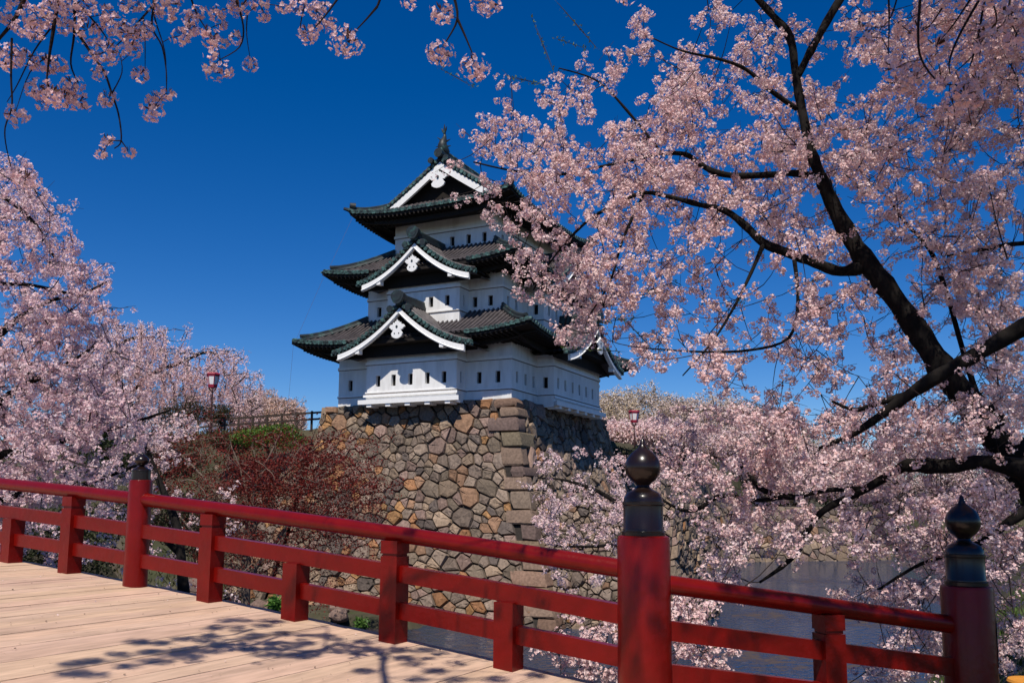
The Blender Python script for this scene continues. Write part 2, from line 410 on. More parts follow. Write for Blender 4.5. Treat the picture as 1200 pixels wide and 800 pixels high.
LIFT = .42
def skirt_z(u, t, L, ze, zi, p=1.22):
    dc = np.minimum(np.abs(u), np.abs(L - u)); return ze + (zi - ze) * t ** p + LIFT * (1 - t) ** 1.6 * np.clip(1 - dc / 4.2, 0, 1) ** 2
RIB = .31
def roof(ox0, ox1, oy0, oy1, ix0, ix1, iy0, iy1, ze, zi, name='roof', tmax=1.0, fz=None, gaps={}):
    """hipped skirt roof: tiled slopes with ribs, hips, eave ends, soffit; returns its object"""
    sides = [((ox0, oy0), (1, 0), (0, 1), ox1 - ox0, iy0 - oy0, ix0 - ox0, ox1 - ix1),
             ((ox1, oy0), (0, 1), (-1, 0), oy1 - oy0, ox1 - ix1, iy0 - oy0, oy1 - iy1),
             ((ox1, oy1), (-1, 0), (0, -1), ox1 - ox0, oy1 - iy1, ox1 - ix1, ix0 - ox0),
             ((ox0, oy1), (0, -1), (1, 0), oy1 - oy0, ix0 - ox0, oy1 - iy1, iy0 - oy0)]
    top = MB(); ribs = MB(); ends = MB(); sof = MB(); raf = MB(); hipl = []
    zf = fz or (lambda u, t, L: skirt_z(u, t, L, ze, zi))
    for si, (o, d, n, L, run, la, lb) in enumerate(sides):
        o = np.array(o, float); d = np.array(d, float); n = np.array(n, float); gp = gaps.get(si)
        P = lambda u, t, dz=0: np.array([*(o + d * u + n * (t * run)), zf(u, t, L) + dz])
        NS, NT = 44, 9
        G = [[P(la * t + (L - (la + lb) * t) * s, t) for s in np.linspace(0, 1, NS)] for t in np.linspace(0, tmax, NT)]
        vs = [p for row in G for p in row]
        top.add(vs, [(i * NS + j, i * NS + j + 1, (i + 1) * NS + j + 1, (i + 1) * NS + j) for i in range(NT - 1) for j in range(NS - 1)])
        # eave fascia and soffit
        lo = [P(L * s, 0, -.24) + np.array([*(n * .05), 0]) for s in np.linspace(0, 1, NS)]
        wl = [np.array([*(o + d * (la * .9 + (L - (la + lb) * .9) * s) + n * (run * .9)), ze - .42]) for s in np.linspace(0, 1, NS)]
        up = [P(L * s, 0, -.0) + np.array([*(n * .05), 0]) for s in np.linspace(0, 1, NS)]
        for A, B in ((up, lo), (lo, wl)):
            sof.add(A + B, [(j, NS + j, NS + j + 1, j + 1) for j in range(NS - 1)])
        # a second, set-back bearer under the eaves
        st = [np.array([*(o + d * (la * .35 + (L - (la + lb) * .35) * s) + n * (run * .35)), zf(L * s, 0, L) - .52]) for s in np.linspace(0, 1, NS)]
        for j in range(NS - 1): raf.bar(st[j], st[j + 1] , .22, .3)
        k = int(L / RIB); s0 = (L - (k - 1) * RIB) / 2
        for i in range(k):
            u = s0 + i * RIB
            tm = min(tmax, u / la if la > 0 else 1, (L - u) / lb if lb > 0 else 1)
            if tm < .05: continue
            q = [P(u, t, .035) for t in np.linspace(0, tm, 6)]
            ribs.tube(q, .075, 6, cap=False)
            if gp and abs(u - gp[0]) < gp[1]: continue
            e0 = P(u, 0, .03) - np.array([*(n * .06), 0]); e1 = P(u, 0, .035) + np.array([*(n * .22), .05])
            ends.tube([e0, e1], .112, 7)
            fl = P(u + RIB / 2, 0, -.05) - np.array([*(n * .03), 0])
            ends.bar(fl - np.array([*(d * .1), 0]), fl + np.array([*(d * .1), 0]), .06, .09)
            if tm > .3:
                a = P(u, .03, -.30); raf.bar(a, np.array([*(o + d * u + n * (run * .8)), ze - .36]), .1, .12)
        # hip at the start corner of this side
        hips = MB(); hipl.append(hips)
        q = [P(la * t, t, .1) for t in np.linspace(-.02, tmax, 9)]
        hips.tube(q, .17, 7); hips.tube([p + np.array([0, 0, .2]) for p in q[1:]], .11, 6)
        c0 = q[1] + np.array([0, 0, .3])
        dd = q[0] - q[2]; dd /= np.linalg.norm(dd)
        hips.tube([c0 - dd * .05, c0 + dd * .3], [.26, .22], 9)
        hips.tube([q[0], q[0] + dd * .35 + (0, 0, .05)], [.14, .09], 6)
    r = top.build(name, M['tile'], keep)
    ribs.build('tile_rib', M['tile'], r, smooth=True); ends.build('eave_tile', M['patina'], r)
    sof.build('soffit', M['eave_shade_wood'], r); raf.build('rafter', M['eave_shade_wood'], r); [h_.build('hip_ridge', M['patina_dark'], r, smooth=True, angle=40) for h_ in hipl]  # soffit and rafters blackened in colour to stand in for eave shade
    return r
roof1 = roof(-14.1, 2.1, -2.1, 15.9, -10.8, -1.2, 1.2, 12.6, 9.3, 11.2, gaps={0: (8.1, 4.1), 1: (9.25, 4.2)})
roof2 = roof(-12.9, .9, -.9, 14.7, -9.65, -2.35, 2.35, 11.45, 13.8, 15.7, gaps={0: (6.9, 3.5), 1: (8.0, 3.5)})

GEGYO = [(0, .62), (.06, .42), (.13, .5), (.17, .36), (.3, .42), (.32, .28), (.5, .26), (.62, .1), (.5, .02), (.42, -.08), (.3, -.06), (.34, -.2), (.44, -.34), (.38, -.52),
         (.24, -.62), (.08, -.68)]
GEGYO = GEGYO + [(-x, y) for x, y in reversed(GEGYO[1:])]
def gable(org, X, N, half, z_end, z_top, depth, name='gable', gs=1.0, wall_dz=.0, flare=1.0, barge_h=.32, infill=None, ridge_h=.34):
    """curved gable: org = plan point of its centre on the face, X along the face, N outward; depth back into the roof"""
    org = np.array([*org, 0.]); X = np.array([*X, 0.]); N = np.array([*N, 0.]); Z = np.array([0, 0, 1.])
    def pz(x):
        p = 1 - abs(x) / half; return z_end + (z_top - z_end) * (.3 * p + .7 * p * p)
    Q = lambda x, back, dz=0: org + X * x - N * back + Z * (pz(x) + dz)
    xs = np.linspace(-half, half, 33)
    g = MB(); n = len(xs)
    a = [Q(x, 0) for x in xs]; b = [Q(x, depth) for x in xs]
    g.add(a + b, [(i, i + 1, n + i + 1, n + i) for i in range(n - 1)])
    a2 = [Q(x, .02, -.16) for x in xs]; b2 = [Q(x, depth, -.16) for x in xs]
    g.add(a2 + b2, [(n + i, n + i + 1, i + 1, i) for i in range(n - 1)])
    ro = g.build(name, M['tile'], keep)
    ribs = MB(); k = int(depth / RIB)
    for i in range(1, k + 1):
        for sg in (-1, 1): ribs.tube([Q(sg * s * half, i * RIB + .05, .035) for s in np.linspace(.03, .985, 9)], .085, 6, cap=False)
    for sg in (-1, 1):
        ribs.tube([Q(sg * s * half, .16, .09) for s in np.linspace(.03, 1, 9)], .13, 6)
    ribs.build('tile_rib', M['tile'], ro, smooth=True)
    # verge: a row of tile ends down both slopes
    v = MB(); L = math.hypot(half, z_top - z_end); m = int(L / .3)
    for sg in (-1, 1):
        for i in range(m + 1):
            x = sg * half * (i + .4) / (m + .6)
            p = Q(x, -.1, .02); q = Q(x, .3, .06)
            v.tube([p, q], .125, 7)
            p = Q(x + sg * .13, -.05, -.1); v.tube([p, Q(x + sg * .13, .2, -.1)], .09, 5)
    v.build('verge_tile', M['patina'], ro)
    # white bargeboards following the curve
    bb = MB()
    xb = np.linspace(0, half * .93, 15)
    for sg in (-1, 1):
        up = [(x * sg, -.36 + .16 * x / half) for x in xb]; hh = [barge_h * (1 + .2 * x / half) for x in xb]
        F = [Q(x, -.02, dz) for x, dz in up]; Lw = [Q(x, -.02, dz - h) for (x, dz), h in zip(up, hh)]
        Fb = [p - N * .16 for p in F]; Lb = [p - N * .16 for p in Lw]; k2 = len(F)
        fs = []
        for i in range(k2 - 1):
            fs += [(i, k2 + i, k2 + i + 1, i + 1), (k2 + i, 3 * k2 + i, 3 * k2 + i + 1, k2 + i + 1), (2 * k2 + i, 2 * k2 + i + 1, 3 * k2 + i + 1, 3 * k2 + i), (i, i + 1, 2 * k2 + i + 1, 2 * k2 + i)]
        fs.append((k2 - 1, 2 * k2 - 1, 4 * k2 - 1, 3 * k2 - 1))
        if sg < 0: fs = [tuple(reversed(f)) for f in fs]
        bb.add(F + Lw + Fb + Lb, fs)
        # thin moulding along the board's lower edge
        bb.tube([Q(x * sg, -.05, -.36 + .16 * x / half - barge_h * (1 + .2 * x / half) + .05) for x in xb], .05, 4)
    bb.build('bargeboard', M['plaster_trim'], ro)
    ge = MB(); zc = z_top - 1.58
    ge.extrude([(x * gs, y * gs) for x, y in GEGYO], org + N * .14 + Z * zc, X, Z, N, .1)
    og = ge.build('gable_pendant', M['plaster_trim'], ro)
    ho = MB(); ho.tube([org + N * .22 + Z * (zc + .12 * gs), org + N * .27 + Z * (zc + .12 * gs)], .09 * gs, 6)
    for sg in (-1, 1):
        ho.tube([org + N * .22 + X * (sg * .17 * gs) + Z * (zc - .34 * gs), org + N * .25 + X * (sg * .17 * gs) + Z * (zc - .34 * gs)], .055 * gs, 6)
    ho.build('boss', M['patina_dark'], ro)
    be = MB()
    for sg in (-1, 1):
        x = sg * half * .62; be.extrude([(-.13, -.16), (.13, -.16), (.13, .16), (-.13, .16)], org + X * x + Z * (pz(x) - .2 - barge_h * 1.25) - N * .3, X, Z, N, .36)
    be.build('beam_end', M['plaster_trim'], ro)
    # recessed gable wall and underside
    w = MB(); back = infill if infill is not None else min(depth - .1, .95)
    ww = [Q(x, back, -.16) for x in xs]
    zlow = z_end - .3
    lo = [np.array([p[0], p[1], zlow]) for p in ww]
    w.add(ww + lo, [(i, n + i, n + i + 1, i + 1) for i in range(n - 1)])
    w.build('gable_wall', M['eave_shade_wood'], ro)
    # ridge with its end tile
    rd = MB(); ap = lambda bk, dz: org - N * bk + Z * (z_top + dz)
    for j, (wd, hh) in enumerate(((.42, .16), (.34, .14), (.26, .12))):
        z = .06 + j * .13; rd.bar(ap(.1, z), ap(depth + .3, z), wd, hh)
    rd.tube([ap(.02, .06 + ridge_h), ap(depth + .3, .06 + ridge_h)], .13, 8)
    rd.build('ridge', M['patina_dark'], ro)
    on = MB()
    on.extrude([(.42 * math.cos(a) * (1 + .12 * math.sin(3 * a)), .4 * math.sin(a) + .18) for a in np.linspace(0, 2 * math.pi, 18, endpoint=False)], ap(-.1, .06), X, Z, N, .2)
    on.tube([ap(-.32, .3), ap(.4, .3)], [.3, .27], 10)
    for sg in (-1, 1):
        p = Q(sg * .62, -.12, .2); on.tube([p, p - N * .3], [.21, .19], 9)
    on.build('ridge_end_tile', M['patina_dark'], ro, smooth=True, angle=40)
    return ro

gable((-6.0, -2.42), (1, 0), (0, -1), 4.6, 8.66, 11.3, 2.95, gs=.85)
gable((-6.0, -1.0), (1, 0), (0, -1), 4.0, 13.12, 15.5, 3.4, gs=.8)
gable((2.42, 7.15), (0, 1), (1, 0), 4.75, 8.66, 11.3, 2.95, gs=.85)
gable((1.0, 7.1), (0, 1), (1, 0), 4.0, 13.12, 15.5, 3.4, gs=.8)

# top roof: skirt all round, then a gabled upper part whose ridge runs front to back
Z3, H3, RUN3 = 17.85, 3.5, 5.75
prof3 = lambda dist: Z3 + H3 * (dist / RUN3) ** 1.18
def fz3(u, t, L):
    dist = t * 1.9; dc = np.minimum(np.abs(u), np.abs(L - u))
    return prof3(np.maximum(dist, 0)) + LIFT * max(0, 1 - t) ** 1.6 * np.clip(1 - dc / 4.2, 0, 1) ** 2
roof3 = roof(-11.75, -.25, .25, 13.55, -9.85, -2.15, 2.15, 11.65, Z3, prof3(1.9), fz=fz3)
def top_gable():
    zt = prof3(RUN3)
    g = MB(); ribs = MB()
    y0, y1 = 1.75, 12.05
    for sg in (-1, 1):
        ds = np.linspace(1.75, RUN3, 12)
        A = [(-6 + sg * (RUN3 - d), y0, prof3(d) + .01) for d in ds]; B = [(x, y1, z) for x, _, z in A]; k = len(A)
        f = [(i, k + i, k + i + 1, i + 1) for i in range(k - 1)]
        g.add(A + B, f if sg < 0 else [tuple(reversed(q)) for q in f])
        A2 = [(x, y, z - .16) for x, y, z in A]; B2 = [(x, y, z - .16) for x, y, z in B]
        g.add(A2 + B2, [tuple(reversed(q)) for q in f] if sg < 0 else f)
        n = int((y1 - y0) / RIB)
        for i in range(n + 1):
            y = y0 + .2 + i * RIB
            ribs.tube([(-6 + sg * (RUN3 - d), y, prof3(d) + .04) for d in np.linspace(1.8, RUN3 - .1, 7)], .085, 6, cap=False)
        for y in (y0 + .12, y1 - .12):
            ribs.tube([(-6 + sg * (RUN3 - d), y, prof3(d) + .12) for d in np.linspace(1.5, RUN3 - .1, 7)], .15, 6)
    ro = g.build('upper_roof', M['tile'], keep); ribs.build('tile_rib', M['tile'], ro, smooth=True)
    for y, ny in ((y0, -1), (y1, 1)):
        v = MB(); bb = MB(); ge = MB(); wl = MB(); on = MB(); ho = MB()
        N = np.array([0, ny, 0.])
        for sg in (-1, 1):
            for d in np.arange(1.45, RUN3 - .1, .27):
                p = np.array([-6 + sg * (RUN3 - d), y, prof3(d) + .02]); v.tube([p + N * .12, p - N * .3], .125, 7)
                v.tube([p + N * .06 + (0, 0, -.12), p - N * .2 + (0, 0, -.12)], .09, 5)
            ds = np.linspace(1.95, RUN3, 12)
            F = [np.array([-6 + sg * (RUN3 - d), y, prof3(d) - .2]) + N * .03 for d in ds]; Lw = [p - np.array([0, 0, .47]) for p in F]
            Fb = [p - N * .16 for p in F]; Lb = [p - N * .16 for p in Lw]; k = len(F)
            fs = []
            for i in range(k - 1):
                fs += [(i, k + i, k + i + 1, i + 1), (k + i, 3 * k + i, 3 * k + i + 1, k + i + 1), (2 * k + i, 2 * k + i + 1, 3 * k + i + 1, 3 * k + i)]
            fs.append((0, 2 * k, 3 * k, k))
            bb.add(F + Lw + Fb + Lb, fs)
        c = np.array([-6, y, zt - 1.35]) + N * .14
        ge.extrude([(px * 1.1, py * .88) for px, py in GEGYO], c, (1, 0, 0), (0, 0, 1), N, .1)
        ho.tube([c + N * .12 + (0, 0, .1), c + N * .17 + (0, 0, .1)], .09, 6)
        yy = y - ny * .75
        ds = np.linspace(1.2, RUN3, 12)
        for sg in (-1, 1):
            A = [(-6 + sg * (RUN3 - d), yy, prof3(d) - .14) for d in ds]; B = [(x, yy, 18.3) for x, _, z in A]
            wl.add(A + B, [(i, i + 1, 12 + i + 1, 12 + i) for i in range(11)])
        on.tube([np.array([-6, y, zt + .32]) + N * .3, np.array([-6, y, zt + .32]) - N * .4], [.3, .27], 10)
        for sg in (-1, 1): on.tube([np.array([-6 + sg * .55, y, zt - .1]) + N * .3, np.array([-6 + sg * .55, y, zt - .1])], [.2, .18], 9)
        v.build('verge_tile', M['patina'], ro); bb.build('bargeboard', M['plaster_trim'], ro); ge.build('gable_pendant', M['plaster_trim'], ro)
        ho.build('boss', M['patina_dark'], ro); wl.build('gable_wall', M['eave_shade_wood'], ro); on.build('ridge_end_tile', M['patina_dark'], ro)
    rd = MB()
    for j, (wd, hh) in enumerate(((.5, .2), (.4, .2), (.32, .16))):
        rd.bar((-6, y0 + .1, zt + .08 + j * .18), (-6, y1 - .1, zt + .08 + j * .18), wd, hh)
    rd.tube([(-6, y0, zt + .62), (-6, y1, zt + .62)], .15, 8)
    rd.build('ridge', M['patina'], ro)
    # dolphin-fish finials: head down on the ridge, tail fins spread in the air
    for y, ny in ((y0 + .45, -1), (y1 - .45, 1)):
        s = MB()
        body = [(0, .12, .55), (0, -.12, .75), (0, -.22, 1.0), (0, -.14, 1.25), (0, 0, 1.48), (0, .06, 1.7), (0, .02, 1.9)]
        s.tube([np.array([-6 + a, y - b * ny, zt + c]) for a, b, c in body], [.34, .36, .30, .23, .16, .10, .06], 10)
        s.tube([np.array([-6, y + .05 * ny, zt + .62]), np.array([-6, y + .42 * ny, zt + .55])], [.3, .16], 8)
        top = np.array([-6, y, zt + 1.85])
        for dx, dz, b in ((-.28, .42, .1), (0, .62, 0), (.22, .4, -.1), (-.05, .3, .25)):
            s.tube([top, top + np.array([dx * .6, b * .4, dz * .55]), top + np.array([dx, b, dz])], [.075, .06, .015], 5)
        for dx, z0, dz in ((-.62, 1.05, .02), (-.52, 1.4, .28), (.45, 1.3, .1), (.5, .95, .0)):
            p = np.array([-6, y, zt + z0]); s.tube([p, p + np.array([dx * .55, 0, dz * .3]), p + np.array([dx, 0, dz])], [.1, .06, .015], 5)
        s.build('roof_finial', M['patina_dark'], ro, smooth=True, angle=60)
top_gable()
# thin lightning conductors hanging from the left eave tips are omitted in the mesh walls; one cable runs down the left side
cb = MB()
for a, b in (((-11.6, .35, 17.9), (-12.7, -.8, 13.9)), ((-12.8, -.8, 13.9), (-14.0, -2.0, 9.4)), ((-14.0, -2.0, 9.6), (-14.2, -2.1, 5.0))):
    cb.tube([a, b], .007, 3)
cb.build('lightning_cable', M['iron'], keep)

#@@STONES
# ------------------------------------------------------------------ dry stone walls
def stone_cols(n, rng, warm=1.0):
    pal = np.array([(.26, .23, .205), (.215, .19, .175), (.30, .255, .21), (.27, .215, .205), (.30, .175, .10), (.36, .23, .12), (.13, .12, .12), (.20, .18, .155), (.29, .20, .145)])
    w = np.array([3, 3, 2.4, 2.2, .9 * warm, .55 * warm, 1.6, 1.8, 1.2 * warm]); w /= w.sum()
    c = pal[rng.choice(len(pal), n, p=w)] * np.array([.82, .70, .60]); return c * (1 + rng.uniform(-.3, .3, (n, 1)))
def clip(poly, m, nv):
    out = []; k = len(poly)
    for i in range(k):
        a, b = poly[i], poly[(i + 1) % k]; da, db = (a - m) @ nv, (b - m) @ nv
        if da <= 0: out.append(a)
        if (da < 0 < db) or (db < 0 < da): out.append(a + (b - a) * (da / (da - db)))
    return out
def stone_mesh(W, H, place, size, seed, name, label, cat, warm=1.0, bulge=.16, gap=.008, size_fn=None, tint=None, parent=None, xmin=None, rowy=False):
    """irregular fitted stones over a W x H sheet; place(s, h, out) -> world point"""
    rng = np.random.default_rng(seed); pts = []
    tries = int(W * H / size ** 2 * 14)
    for _ in range(tries):
        p = rng.uniform((0, 0), (W, H)); sz = size * rng.choice([.42, .65, .95, 1.25, 1.6], p=[.26, .28, .22, .16, .08]) * (size_fn(*p) if size_fn else 1)
        if all((p[0] - q[0]) ** 2 + ((p[1] - q[1]) * 1.12) ** 2 > ((sz + q[2]) * .5) ** 2 for q in pts): pts.append((p[0], p[1], sz))
    S = np.array(pts); mb = MB(); cols = []; sc = stone_cols(len(S), rng, warm)
    for i in range(len(S)):
        d2 = ((S[:, :2] - S[i, :2]) ** 2).sum(1); order = np.argsort(d2)[1:22]
        poly = [np.array(q, float) for q in ((0, 0), (W, 0), (W, H), (0, H))]
        for j in order:
            wgt = S[i, 2] / (S[i, 2] + S[j, 2]); nv = S[j, :2] - S[i, :2]
            mp = S[i, :2] + nv * (.5 + (wgt - .5) * .5)
            poly = clip(poly, mp, nv)
            if len(poly) < 3: break
        if len(poly) < 3: continue
        P = np.array(poly); c = P.mean(0)
        # densify and round the outline a little
        e = []
        k = len(P)
        for a in range(k):
            p, q, r = P[a - 1], P[a], P[(a + 1) % k]
            e += [q + (p - q) * .05, q + (r - q) * .05]
        P = np.array(e); P = c + (P - c) * rng.uniform(.9, 1.0, (len(P), 1)); d = P - c; ln = np.linalg.norm(d, axis=1, keepdims=True) + 1e-6
        rad = ln.mean()
        o0 = c + d * np.clip(1 - gap / ln, .5, 1); o1 = c + d * np.clip(1 - gap / ln - .06 - .25 * .1, .45, .97); o2 = c + (o0 - c) * .62
        tilt = rng.normal(0, .10, 2); bg = bulge * rng.uniform(.6, 1.35) * min(1.3, rad / (size * .5)); n = len(P); vs = []
        tl = lambda p: (p - c) @ tilt
        for p in o0: vs.append(place(p[0], p[1], -.12))
        for p in o1: vs.append(place(p[0], p[1], bg * .80 + tl(p) + rng.uniform(-.025, .025)))
        for p in o2: vs.append(place(p[0], p[1], bg * .95 + tl(p) + rng.uniform(-.045, .045)))
        vs.append(place(c[0], c[1], bg + rng.uniform(-.05, .05)))
        fs = [(r * n + a, r * n + (a + 1) % n, (r + 1) * n + (a + 1) % n, (r + 1) * n + a) for r in range(2) for a in range(n)]
        fs += [(2 * n + a, 2 * n + (a + 1) % n, 3 * n) for a in range(n)]
        mb.add(vs, fs); col = sc[i] * (tint(c[0], c[1]) if tint else 1)
        cols += [col * (1 + rng.uniform(-.06, .06)) for _ in vs]
    mb.c = cols
    o = mb.build(name, M['stone'], parent, smooth=True, angle=19)
    if label: tag(o, label, cat)
    return o

SX, SY, STOP = .22, -.22, 5.72            # stone base top corner, local
def batter(h): return .24 * h + .013 * h * h     # outward lean at depth h under the top
base = tag(empty('stone_base', ORG, TH), 'tall leaning stone base of fitted boulders under the white castle keep', 'stone wall')
HB = 12.2
def pl_front(s, h, out=0):
    hh = max(HB - h, 0); return (-13.0 + s, SY - batter(hh) - out, STOP - hh + out * .3)
def pl_right(s, h, out=0):
    hh = max(HB - h, 0); return (SX + batter(hh) + out, s + SY, STOP - hh + out * .3)
QL = 1.05
def pf(s, h, out=0):                       # front face stretched so that its right edge follows the leaning corner
    hh = HB - h; w = 13.0 + SX - QL + batter(hh) * 1.0; return pl_front(s / (13.0 + SX - QL) * w, h, out)
stone_mesh(13.0 + SX - QL, HB, pf, .68, 5, 'stone_facing', None, None, parent=base, warm=1.7, size_fn=lambda s, h: .8 + .35 * (h / HB), bulge=.12)
def pr_(s, h, out=0):
    hh = HB - h; q0 = QL - batter(hh); return pl_right(q0 + s / 13.4 * (14.45 - q0), h, out)
stone_mesh(13.4, HB, pr_, .74, 6, 'stone_facing', None, None, parent=base, warm=.35, bulge=.15)
# corner: alternating long blocks
def quoins():
    rng = np.random.default_rng(3); mb = MB(); cols = []; hh = .0; k = 0
    pal = [(.25, .225, .2), (.3, .25, .22), (.24, .2, .205), (.29, .25, .19), (.31, .235, .2), (.26, .25, .2)]
    while hh < HB - .3:
        th = rng.uniform(.5, 1.05); top, bot = hh + .02, min(hh + th - .02, HB)
        la, lb = (1.5, .8) if k % 2 == 0 else (.8, 1.5)
        la *= rng.uniform(.75, 1.25); lb *= rng.uniform(.75, 1.25)
        pts = []; jig = rng.uniform(-.06, .06); ins = .07
        def sect(h, g):
            b = batter(h); x1 = SX + b + .17 + jig - g; y1 = SY - b - .17 - jig + g; z = STOP - h
            xa = SX + b - la; yb = SY - b + lb; c = .07
            return [(xa, y1, z), (x1 - c, y1, z), (x1, y1 + c, z), (x1, yb, z), (x1 - .8, yb, z), (xa, y1 + .8, z)]
        rows = [sect(bot, ins), sect(bot - .07, 0), sect((top + bot) / 2, -.03), sect(top + .07, 0), sect(top, ins)]
        vs = [p for r in rows for p in r]; n = 6
        fs = [(r * n + a, r * n + (a + 1) % n, (r + 1) * n + (a + 1) % n, (r + 1) * n + a) for r in range(4) for a in range(n)]
        fs += [tuple(reversed(range(n))), tuple(range(4 * n, 5 * n))]
        vs = [tuple(np.array(p) + rng.normal(0, .03, 3)) for p in vs]
        mb.add(vs, fs); c = np.array(pal[rng.integers(len(pal))]) * rng.uniform(.42, .72) * np.array([1, .83, .70]); cols += [c] * len(vs)
        hh += th; k += 1
    mb.c = cols; mb.build('corner_stone', M['stone'], base, smooth=True, angle=28)
quoins()
core = MB()
n = 9; hs = np.linspace(0, HB, n)
lev = []
for h in hs:
    b = batter(h) - .07; lev.append([(-13.0, SY - b, STOP - h), (SX + b, SY - b, STOP - h), (SX + b, 14.3, STOP - h), (-13.0, 14.3, STOP - h)])
vs = [p for l in lev for p in l]
core.add(vs, [(4 * i + a, 4 * i + 4 + a, 4 * i + 4 + (a + 1) % 4, 4 * i + (a + 1) % 4) for i in range(n - 1) for a in range(4)] + [(0, 1, 2, 3)])
core.build('stone_core', M['mortar'], base)

# wall carrying on to the left, under the bank
lw = tag(empty('retaining_wall', ORG, TH), 'lower rough stone retaining wall behind the red maple, left of the castle base', 'stone wall')
def pl_left(s, h, out=0):
    hh = 9.5 - h; return (-24 + s, SY - 1.2 - batter(hh + 1) - out, 3.0 - hh + (s - 11) * .12 + out * .3)
stone_mesh(11.0, 9.5, pl_left, .6, 8, 'stone_facing', None, None, parent=lw, bulge=.17)
lc = MB(); A = [pl_left(0, h, -.07) for h in hs * 9.5 / HB]; B = [pl_left(11, h, -.07) for h in hs * 9.5 / HB]
lc.add(A + B, [(i, n + i, n + i + 1, i + 1) for i in range(n - 1)])
T = [pl_left(0, 9.5, -.07), pl_left(11, 9.5, -.07), pl_left(11, 9.5, -3.5), pl_left(0, 9.5, -3.5)]; lc.quad(*T)
lc.build('stone_core', M['mortar'], lw)

# rubble revetment right of the corner, lower down
rw = tag(empty('rubble_wall', ORG, TH), 'low rubble stone wall right of the castle corner, behind the thick red newel post', 'stone wall')
def pl_rub(s, h, out=0):
    hh = 6.6 - h; return (1.2 + s, -1.15 - .42 * hh - out, .55 - hh - s * .03 + out * .3)
stone_mesh(8.5, 6.6, pl_rub, .46, 9, 'stone_facing', None, None, parent=rw, bulge=.17, warm=.6)
lc = MB(); hq = np.linspace(0, 6.6, n); A = [pl_rub(0, h, -.07) for h in hq]; B = [pl_rub(8.3, h, -.07) for h in hq]
lc.add(A + B, [(i, n + i, n + i + 1, i + 1) for i in range(n - 1)])
lc.quad(pl_rub(0, 6.6, -.07), pl_rub(8.3, 6.6, -.07), pl_rub(8.3, 6.6, -4), pl_rub(0, 6.6, -4))
def pl_rend(s, h, out=0):
    hh = 6.6 - h; return (9.45 + .12 * hh + out, -1.15 - .42 * hh + s * (6.0 + .42 * hh) / 6.0, .3 - hh + out * .3)
stone_mesh(6.0, 6.6, pl_rend, .5, 19, 'stone_facing', None, None, parent=rw, bulge=.15, warm=.6)
A = [pl_rend(0, h, -.1) for h in hq]; B = [pl_rend(6, h, -.1) for h in hq]; lc.add(A + B, [(i, n + i, n + i + 1, i + 1) for i in range(n - 1)])
lc.build('stone_core', M['mortar'], rw)

# far moat wall
fw = empty('moat_wall', (0, 0, 0)); tag(fw, 'distant grey stone moat wall seen under the cherry boughs beyond the water', 'stone wall')
def pl_far(s, h, out=0): return tuple(FA + fd * s + fn * (.3 * (6.3 - h) + out) + np.array([0, 0, h]))
stone_mesh(FL, 6.3, pl_far, 1.0, 12, 'stone_facing', None, None, parent=fw, warm=.1, bulge=.2)
lc = MB(); lc.quad(pl_far(0, 0, -.08), pl_far(FL, 0, -.08), pl_far(FL, 6.3, -.08), pl_far(0, 6.3, -.08)); lc.quad(pl_far(0, 6.3, -.08), pl_far(FL, 6.3, -.08), pl_far(FL, 6.3, -14), pl_far(0, 6.3, -14))
lc.build('stone_core', M['mortar'], fw)

# right continuation of the inner court wall, behind the cherry boughs
cwl = tag(empty('court_wall', ORG, TH), 'shaded stone court wall running back behind the castle, under the dark picket fence', 'stone wall')
def pl_court(s, h, out=0): return (-.6 + .3 * (9.6 - h) + out, 14.4 + s, -6.4 + h)
stone_mesh(40, 9.6, pl_court, 1.25, 14, 'stone_facing', None, None, parent=cwl, warm=.2, bulge=.15)
lc = MB(); lc.quad(pl_court(0, 0, -.08), pl_court(40, 0, -.08), pl_court(40, 9.6, -.08), pl_court(0, 9.6, -.08)); lc.quad(pl_court(0, 9.6, -.08), pl_court(40, 9.6, -.08), pl_court(40, 9.6, -3), pl_court(0, 9.6, -3))
lc.build('stone_core', M['mortar'], cwl)

#@@BRIDGE
# ------------------------------------------------------------------ bridge deck and red railing
base_px = [(3, 657, 10.332), (75, 672, 9.766), (158, 686, 9.2), (243, 703, 8.634), (345, 725, 8.068), (464, 752, 7.502), (600, 783, 6.936), (756, 820, 6.37)]
BP = [at_y(*p) for p in base_px]
DA = BP[-1] - BP[2]; DA2 = DA[:2] / np.linalg.norm(DA[:2])           # along the bridge, towards the near end
DT = np.array([-DA2[1], DA2[0]])                                     # outward (away from the deck)
if DT[1] < 0: DT = -DT
sk = [float((p - BP[-1])[:2] @ -DA2) for p in BP]                    # distance from the near newel
zk = [p[2] for p in BP]
fit = np.polyfit(sk, zk, 2)
def deck_z(s): return float(np.polyval(fit, min(s, 9.5)) - (0 if s < 9.5 else 0))
def rail_pt(s, z=0, out=0):
    p = BP[-1][:2] - DA2 * s + DT * out; return np.array([p[0], p[1], deck_z(s) + z])
pk = MB(); cols = []; rng = np.random.default_rng(2)
s = -4.6; PW = .195
